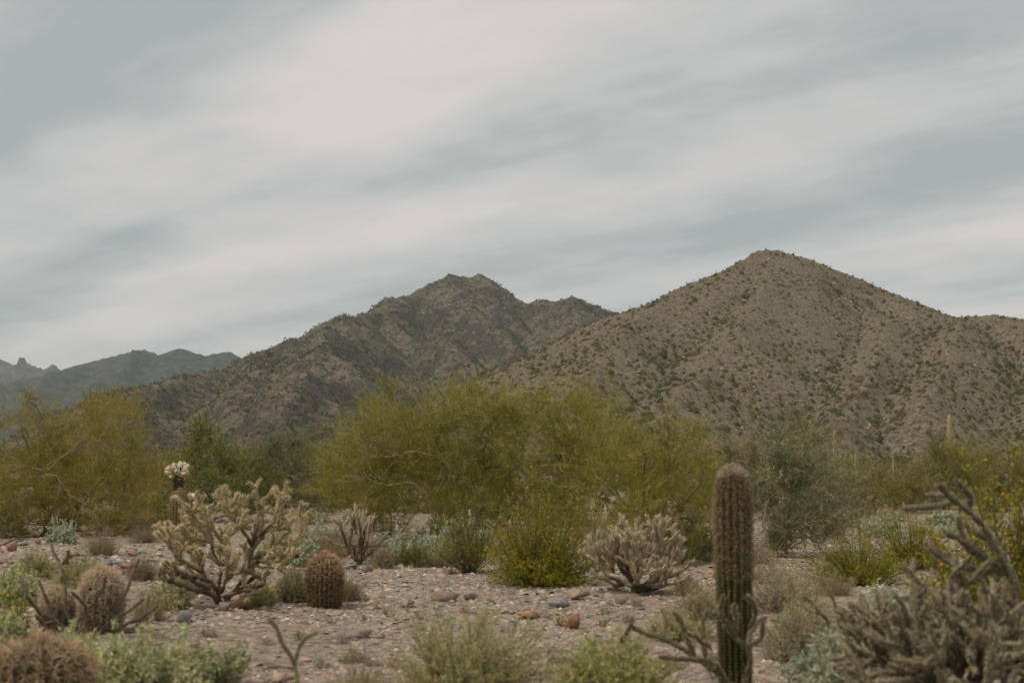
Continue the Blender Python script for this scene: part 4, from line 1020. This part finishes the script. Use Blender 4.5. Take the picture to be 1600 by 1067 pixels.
cholla('cholla_cactus', 'small half bare cholla in front of the blue grey brittlebush', 562, 882, 95, 82, 8, nprim=6, L=.15, rad=.020, maxlev=6, up=.35, spreadk=.45, spn=50, spl=.022, spw=.004, oldlev=2.6, elev=(.3, 1.2), straw=(.60, .50, .33), young=(.36, .30, .19), cap=34)
cholla('cholla_cactus', 'dense grey brown cholla thicket beneath the long cholla arms', 1485, 1120, 420, 245, 12, nprim=19, L=.13, rad=.0185, maxlev=9, up=.22, spreadk=.46, spn=80, spl=.019, spw=.0031, oldlev=3.0, elev=(.05, 1.25), young=(.17, .150, .092), straw=(.60, .52, .37), old=(.085, .07, .05), cap=50)
def drawn_cholla(name, label, base, lines, seed, rad=.016, L=.11, spn=130, spl=.019, spw=.0028, young=(.16, .15, .085), straw=(.36, .30, .2), dy=0, jit=.35):
    """stems run through given points; lines [(px,py),...] bow towards or away from the viewer"""
    r = np.random.default_rng(seed)
    x, y = ground_pt(*base); y += dy; z0 = float(gz(x, y))
    root = thing(name, label, 'cactus', (x, y, z0), 0)
    B = np.array([x, y, z0])
    for ln in lines:
        k0 = r.uniform(-jit, jit); n = len(ln)
        P = np.array([at(p[0], p[1], y+(p[2] if len(p) > 2 else k0*(i/max(1, n-1)))) for i, p in enumerate(ln)])-B
        seg = np.concatenate([[0], np.cumsum(np.linalg.norm(np.diff(P, axis=0), axis=1))])
        m = max(2, int(round(seg[-1]/L))+1); tt = np.linspace(0, seg[-1], m)
        Q = np.stack([np.interp(tt, seg, P[:, c]) for c in range(3)], 1); Q[1:-1] += r.normal(size=(m-2, 3))*.008
        c = vary(young, m-1, .2, r)
        b_ = build('branch', [capsules(Q[:-1], Q[1:], rad, c, 8, 8, .2)], M_flesh, root, True)
        s_o = build('spines', [spine_set(Q[:-1], Q[1:], rad, spn, spl, spw, straw, r)], M_spine, b_); s_o['kind'] = 'stuff'
    return root
def shaped_cholla(label, base, limbs, seed, rad=.0165, L=.115, spn=80, spl=.025, spw=.0034, young=(.33, .27, .155), old=(.085, .065, .04), straw=(.88, .73, .47), jit=.5):
    """limbs follow drawn courses (bare when flagged); fingers of joints sprout from their outer part"""
    r = np.random.default_rng(seed)
    x, y = ground_pt(*base); B = np.array([x, y, float(gz(x, y))-.02])
    root = thing('cholla_cactus', label, 'cactus', B, 0)
    H = 1.5
    for bare, depth, ln in limbs:
        n = len(ln); k0 = r.uniform(-jit, jit)
        P = np.array([at(250+(a-500)*.90/5.333+95, 776+b_*.87/5.333, y+depth+k0*(i/max(1, n-1))) for i, (a, b_) in enumerate(ln)])-B
        P[:, 2] = np.maximum(P[:, 2], .02)
        seg = np.concatenate([[0], np.cumsum(np.linalg.norm(np.diff(P, axis=0), axis=1))]); m = max(3, int(seg[-1]/L)+1)
        tt = np.linspace(0, seg[-1], m); Q = np.stack([np.interp(tt, seg, P[:, c]) for c in range(3)], 1); Q[1:-1] += r.normal(size=(m-2, 3))*.012
        J0, J1, age = [], [], []
        for q in range(m-1): J0.append(Q[q]); J1.append(Q[q+1]); age.append((0 if bare else q/(m-1)))
        for q in range(1, m):
            f = q/(m-1)
            if f < (.7 if bare else .3): continue
            for _ in range(r.integers(1, 3) if bare else r.integers(2, 4)):
                d = unit((Q[q]-Q[q-1])/L+r.normal(size=3)*.75+np.array([0, 0, .55]))
                for (a, b_, lv) in grow(r, H, 9, L*.68, rad, 1 if bare else int(r.integers(1, 4)), Q[q], d, .28, .5, 1.3)[:9]:
                    J0.append(a); J1.append(b_); age.append(.35 if bare else min(1, .55+.25*lv+.2*f))
        J0 = np.array(J0); J1 = np.array(J1); age = np.clip(np.array(age)*1.25+r.normal(size=len(age))*.12, 0, 1)[:, None]
        col = np.asarray(old)*(1-age)+np.asarray(young)*age
        thick = rad*(1.0+.75*(1-age[:, 0])*(1 if depth == 0 else .7))*np.where(age[:, 0] < .2, 1.0, 1.0)
        br = build('branch', [capsules(J0, J1, thick, col, 6, 6)], M_flesh, root, True)
        so = build('spines', [spine_set(J0, J1, rad, spn, spl, spw, np.asarray(old)*1.6*(1-age)+np.asarray(straw)*age, r)], M_spine, br); so['kind'] = 'stuff'
    return root
shaped_cholla('wide open straw coloured cholla with dark bare lower limbs beside the orange rock', (345, 946), [
  (0, 0, [(490, 1045), (430, 900), (330, 720), (230, 540), (120, 430), (20, 370)]),
  (0, 0, [(500, 1045), (475, 860), (520, 620), (540, 450), (430, 330), (310, 240), (235, 150)]),
  (0, .1, [(525, 560), (560, 400), (640, 300), (680, 200), (575, 120)]),
  (0, .35, [(540, 1000), (700, 800), (780, 620), (800, 450), (880, 360), (1010, 300), (1110, 240), (1190, 200)]),
  (0, .35, [(795, 470), (710, 340), (625, 230), (570, 130)]), (0, .35, [(800, 460), (835, 310), (865, 180), (840, 40)]),
  (0, .35, [(870, 370), (950, 260), (1000, 190), (1040, 90)]), (0, .3, [(790, 610), (930, 530), (1090, 440), (1220, 400)]),
  (0, .3, [(780, 640), (900, 610), (1010, 650), (1110, 570)]), (0, -.1, [(545, 520), (400, 430), (260, 395), (110, 350)]),
  (0, -.2, [(500, 920), (555, 740), (560, 620)]), (0, -.2, [(340, 720), (190, 650), (70, 570), (40, 440)]),
  (0, -.25, [(540, 800), (650, 700), (720, 740), (715, 840)]), (0, .1, [(480, 640), (430, 480), (380, 300), (400, 170)]),
  (1, -.2, [(470, 960), (310, 890), (150, 850), (0, 800)]), (1, -.2, [(520, 960), (640, 910), (780, 880), (900, 830)]), (1, -.3, [(400, 880), (250, 800), (120, 700), (20, 690)]),
  (1, .1, [(650, 900), (760, 820), (800, 740), (880, 790)]), (1, -.1, [(460, 900), (350, 780), (200, 770), (90, 720)])], 5)
drawn_cholla('cholla_cactus', 'dark jointed buckhorn cholla sprawling in front of the saguaro foot', (1160, 1085),
  [[(1160, 1085), (1130, 1058), (1085, 1025), (1045, 1000), (1012, 987), (985, 978)], [(985, 978), (988, 962)], [(985, 978), (968, 1003)], [(1045, 1000), (1042, 975), (1034, 950)], [(1085, 1025), (1070, 985), (1052, 955)],
   [(1110, 1048), (1100, 1010), (1098, 975), (1106, 950)], [(1160, 1085), (1172, 1040), (1168, 1010), (1140, 985), (1122, 950), (1130, 930)], [(1168, 1010), (1190, 1000), (1192, 970)], [(1168, 1010), (1175, 980), (1198, 965)], [(1150, 985), (1148, 945)],
   [(1130, 1058), (1112, 1030), (1075, 1030), (1030, 1025)], [(1172, 980), (1180, 955), (1174, 932), (1165, 930)], [(1160, 1085), (1200, 1068), (1235, 1072)], [(1110, 1010), (1075, 990)], [(1115, 960), (1125, 945)]], 1, rad=.017, young=(.10, .09, .05), straw=(.58, .47, .32))
drawn_cholla('cholla_cactus', 'tall cholla with long curved arms reaching out of the flowered creosote', (1625, 1110),
  [[(1625, 1110), (1600, 1000), (1580, 900), (1560, 860), (1535, 820), (1510, 795), (1480, 772), (1465, 753)], [(1490, 783), (1462, 793), (1425, 797), (1410, 794)], [(1478, 773), (1450, 774)], [(1512, 797), (1520, 775), (1500, 760), (1494, 750)],
   [(1580, 900), (1545, 875), (1510, 850), (1475, 830)], [(1545, 875), (1515, 858), (1500, 835), (1497, 808)], [(1560, 905), (1520, 910), (1500, 912)], [(1600, 960), (1560, 925), (1530, 920)], [(1590, 930), (1570, 870), (1548, 835)], [(1560, 860), (1540, 838), (1522, 832)],
   [(1500, 885), (1470, 870), (1450, 850)], [(1580, 900), (1530, 890), (1500, 885)]], 2, rad=.020, young=(.12, .11, .065), straw=(.56, .47, .33))
drawn_cholla('cholla_cactus', 'single forked cholla stem standing alone on the gravel edge', (475, 1120),
  [[(475, 1120), (463, 1050), (458, 1030), (440, 1000), (430, 978), (420, 966)], [(460, 1035), (465, 1010), (480, 993), (496, 987)], [(458, 1042), (435, 1042), (418, 1040)]], 3, rad=.0135, spl=.013, young=(.22, .20, .11), straw=(.42, .36, .24))
drawn_cholla('cholla_cactus', 'dark buckhorn cholla thicket entangling the twin straw spined barrels', (115, 992),
  [[(115, 992), (105, 950), (100, 905), (98, 882), (85, 862), (80, 850)], [(98, 882), (108, 868), (124, 866)], [(105, 880), (107, 860)], [(115, 992), (130, 950), (150, 925), (168, 912)], [(125, 960), (150, 940), (165, 900)], [(150, 985), (185, 950), (200, 910), (218, 872)],
   [(140, 990), (152, 950), (155, 900)], [(150, 990), (190, 960), (215, 945), (225, 935)], [(170, 990), (205, 985), (225, 960), (233, 930)], [(165, 992), (200, 975), (235, 955), (246, 946)], [(115, 992), (80, 965), (55, 955), (40, 930)], [(80, 965), (70, 930), (60, 905)], [(60, 950), (40, 930), (34, 905)], [(40, 935), (42, 910)], [(90, 970), (60, 975), (55, 960)],
   [(150, 990), (180, 980), (215, 990), (238, 965)], [(115, 992), (140, 975), (130, 940), (112, 925)]], 4, rad=.015, L=.13, young=(.10, .085, .055), straw=(.42, .33, .23), jit=.5)
drawn_cholla('cholla_cactus', 'leaning single cholla joint poking up from the broad brittlebush', (268, 1052), [[(268, 1052), (275, 1020), (290, 980)]], 5, rad=.013, young=(.15, .15, .085), straw=(.33, .30, .2))
drawn_cholla('cholla_cactus', 'short jointed cholla between the saguaro and the silvery brittlebush', (1300, 1020),
  [[(1300, 1020), (1290, 965), (1255, 930)], [(1290, 965), (1286, 940)], [(1285, 960), (1255, 945)], [(1315, 1000), (1305, 950), (1292, 918)], [(1300, 1000), (1270, 985), (1230, 975), (1205, 968)], [(1330, 985), (1345, 960), (1325, 945)]], 6, rad=.014, young=(.15, .13, .08), straw=(.48, .39, .27))
# dead branch at the left edge
x, y = ground_pt(5, 862); B = np.array([x, y, float(gz(x, y))])
r = np.random.default_rng(9)
pp = []
for ln in ([(-15, 870), (10, 848), (35, 838), (60, 834)], [(0, 855), (-5, 850), (20, 852), (32, 842)], [(10, 848), (22, 842), (48, 842)]):
    P = np.array([at(a, b_, y)-B for a, b_ in ln]); P[:, 2] = np.maximum(P[:, 2], 0.02); pp.append(chain_cones(P, .022, .008, 6, (.14, .11, .085), r))
o = build('dead_branch', pp, M_bark, None, True); o.location = [float(c) for c in B]
tag(o, 'grey dead branch lying over a bright orange rock', 'branch')

# teddy bear cholla: dark shaggy trunk with a cream head of joints
def teddy(label, px, py, top, headw, headh, seed, trunk_w):
    x, y = ground_pt(px, py); q = ppm(y); r = np.random.default_rng(seed)
    z = float(gz(x, y)); H = at(px, top, y)[2]-z; hw, hh = headw/q/2, headh/q
    root = thing('teddy_bear_cholla', label, 'cactus', (x, y, z-.02), 0)
    P = np.array([[0, 0, 0], [.03, 0, (H-hh)*.5], [0, 0, H-hh*.8], [-.02, 0, H-hh*.45]])
    build('trunk', [chain_cones(P, trunk_w/q/2, trunk_w/q*.42, 8, (.055, .035, .025), r), spine_set(P[:-1], P[1:], trunk_w/q/2, 160, .07, .012, (.10, .06, .035), r)], M_bark, root)
    n = 34; d = unit(r.normal(size=(n, 3))*np.array([1, 1, .5])+np.array([0, 0, .45]))
    c = np.array([0, 0, H-hh*.75]); e_ = c+d*np.array([hw, hw, hh*.72])*r.uniform(.75, 1.02, (n, 1)); s = c+(e_-c)*.35
    h = build('head', [capsules(s, e_, .06, (.60, .52, .37), 7, 7)], M_flesh, root, True)
    s_o = build('spines', [spine_set(s, e_, .06, 70, .03, .007, (.85, .77, .60), r)], M_spine, h); s_o['kind'] = 'stuff'
teddy('cream headed teddy bear cholla on a shaggy dark trunk behind the bank', 277, 838, 714, 44, 34, 1, 17)
teddy('short teddy bear cholla head beside the tall ribbed barrel cactus', 298, 842, 764, 26, 26, 2, 12)

# ------------------------------------------------------------------ haze
def haze_box():
    m, nt, out = newmat('haze_air')
    p = nt.nodes.new('ShaderNodeVolumePrincipled'); p.inputs['Density'].default_value = 5.5e-5
    p.inputs['Color'].default_value = (.62, .79, .86, 1); p.inputs['Anisotropy'].default_value = .1
    nt.links.new(p.outputs[0], out.inputs['Volume'])
    a, zt, zb = 9600., 760., -60.
    V = np.array([[sx*a, sy*a, z] for z in (zb, zt) for sx, sy in ((-1, -1), (1, -1), (1, 1), (-1, 1))])
    Fc = np.array([[3, 2, 1, 0], [4, 5, 6, 7], [0, 1, 5, 4], [1, 2, 6, 5], [2, 3, 7, 6], [3, 0, 4, 7]])
    o = build('haze', [(V, Fc, (1, 1, 1))], m); tag(o, 'thin blue haze over the far mountains', 'haze', None, 'stuff'); return o
haze_box()
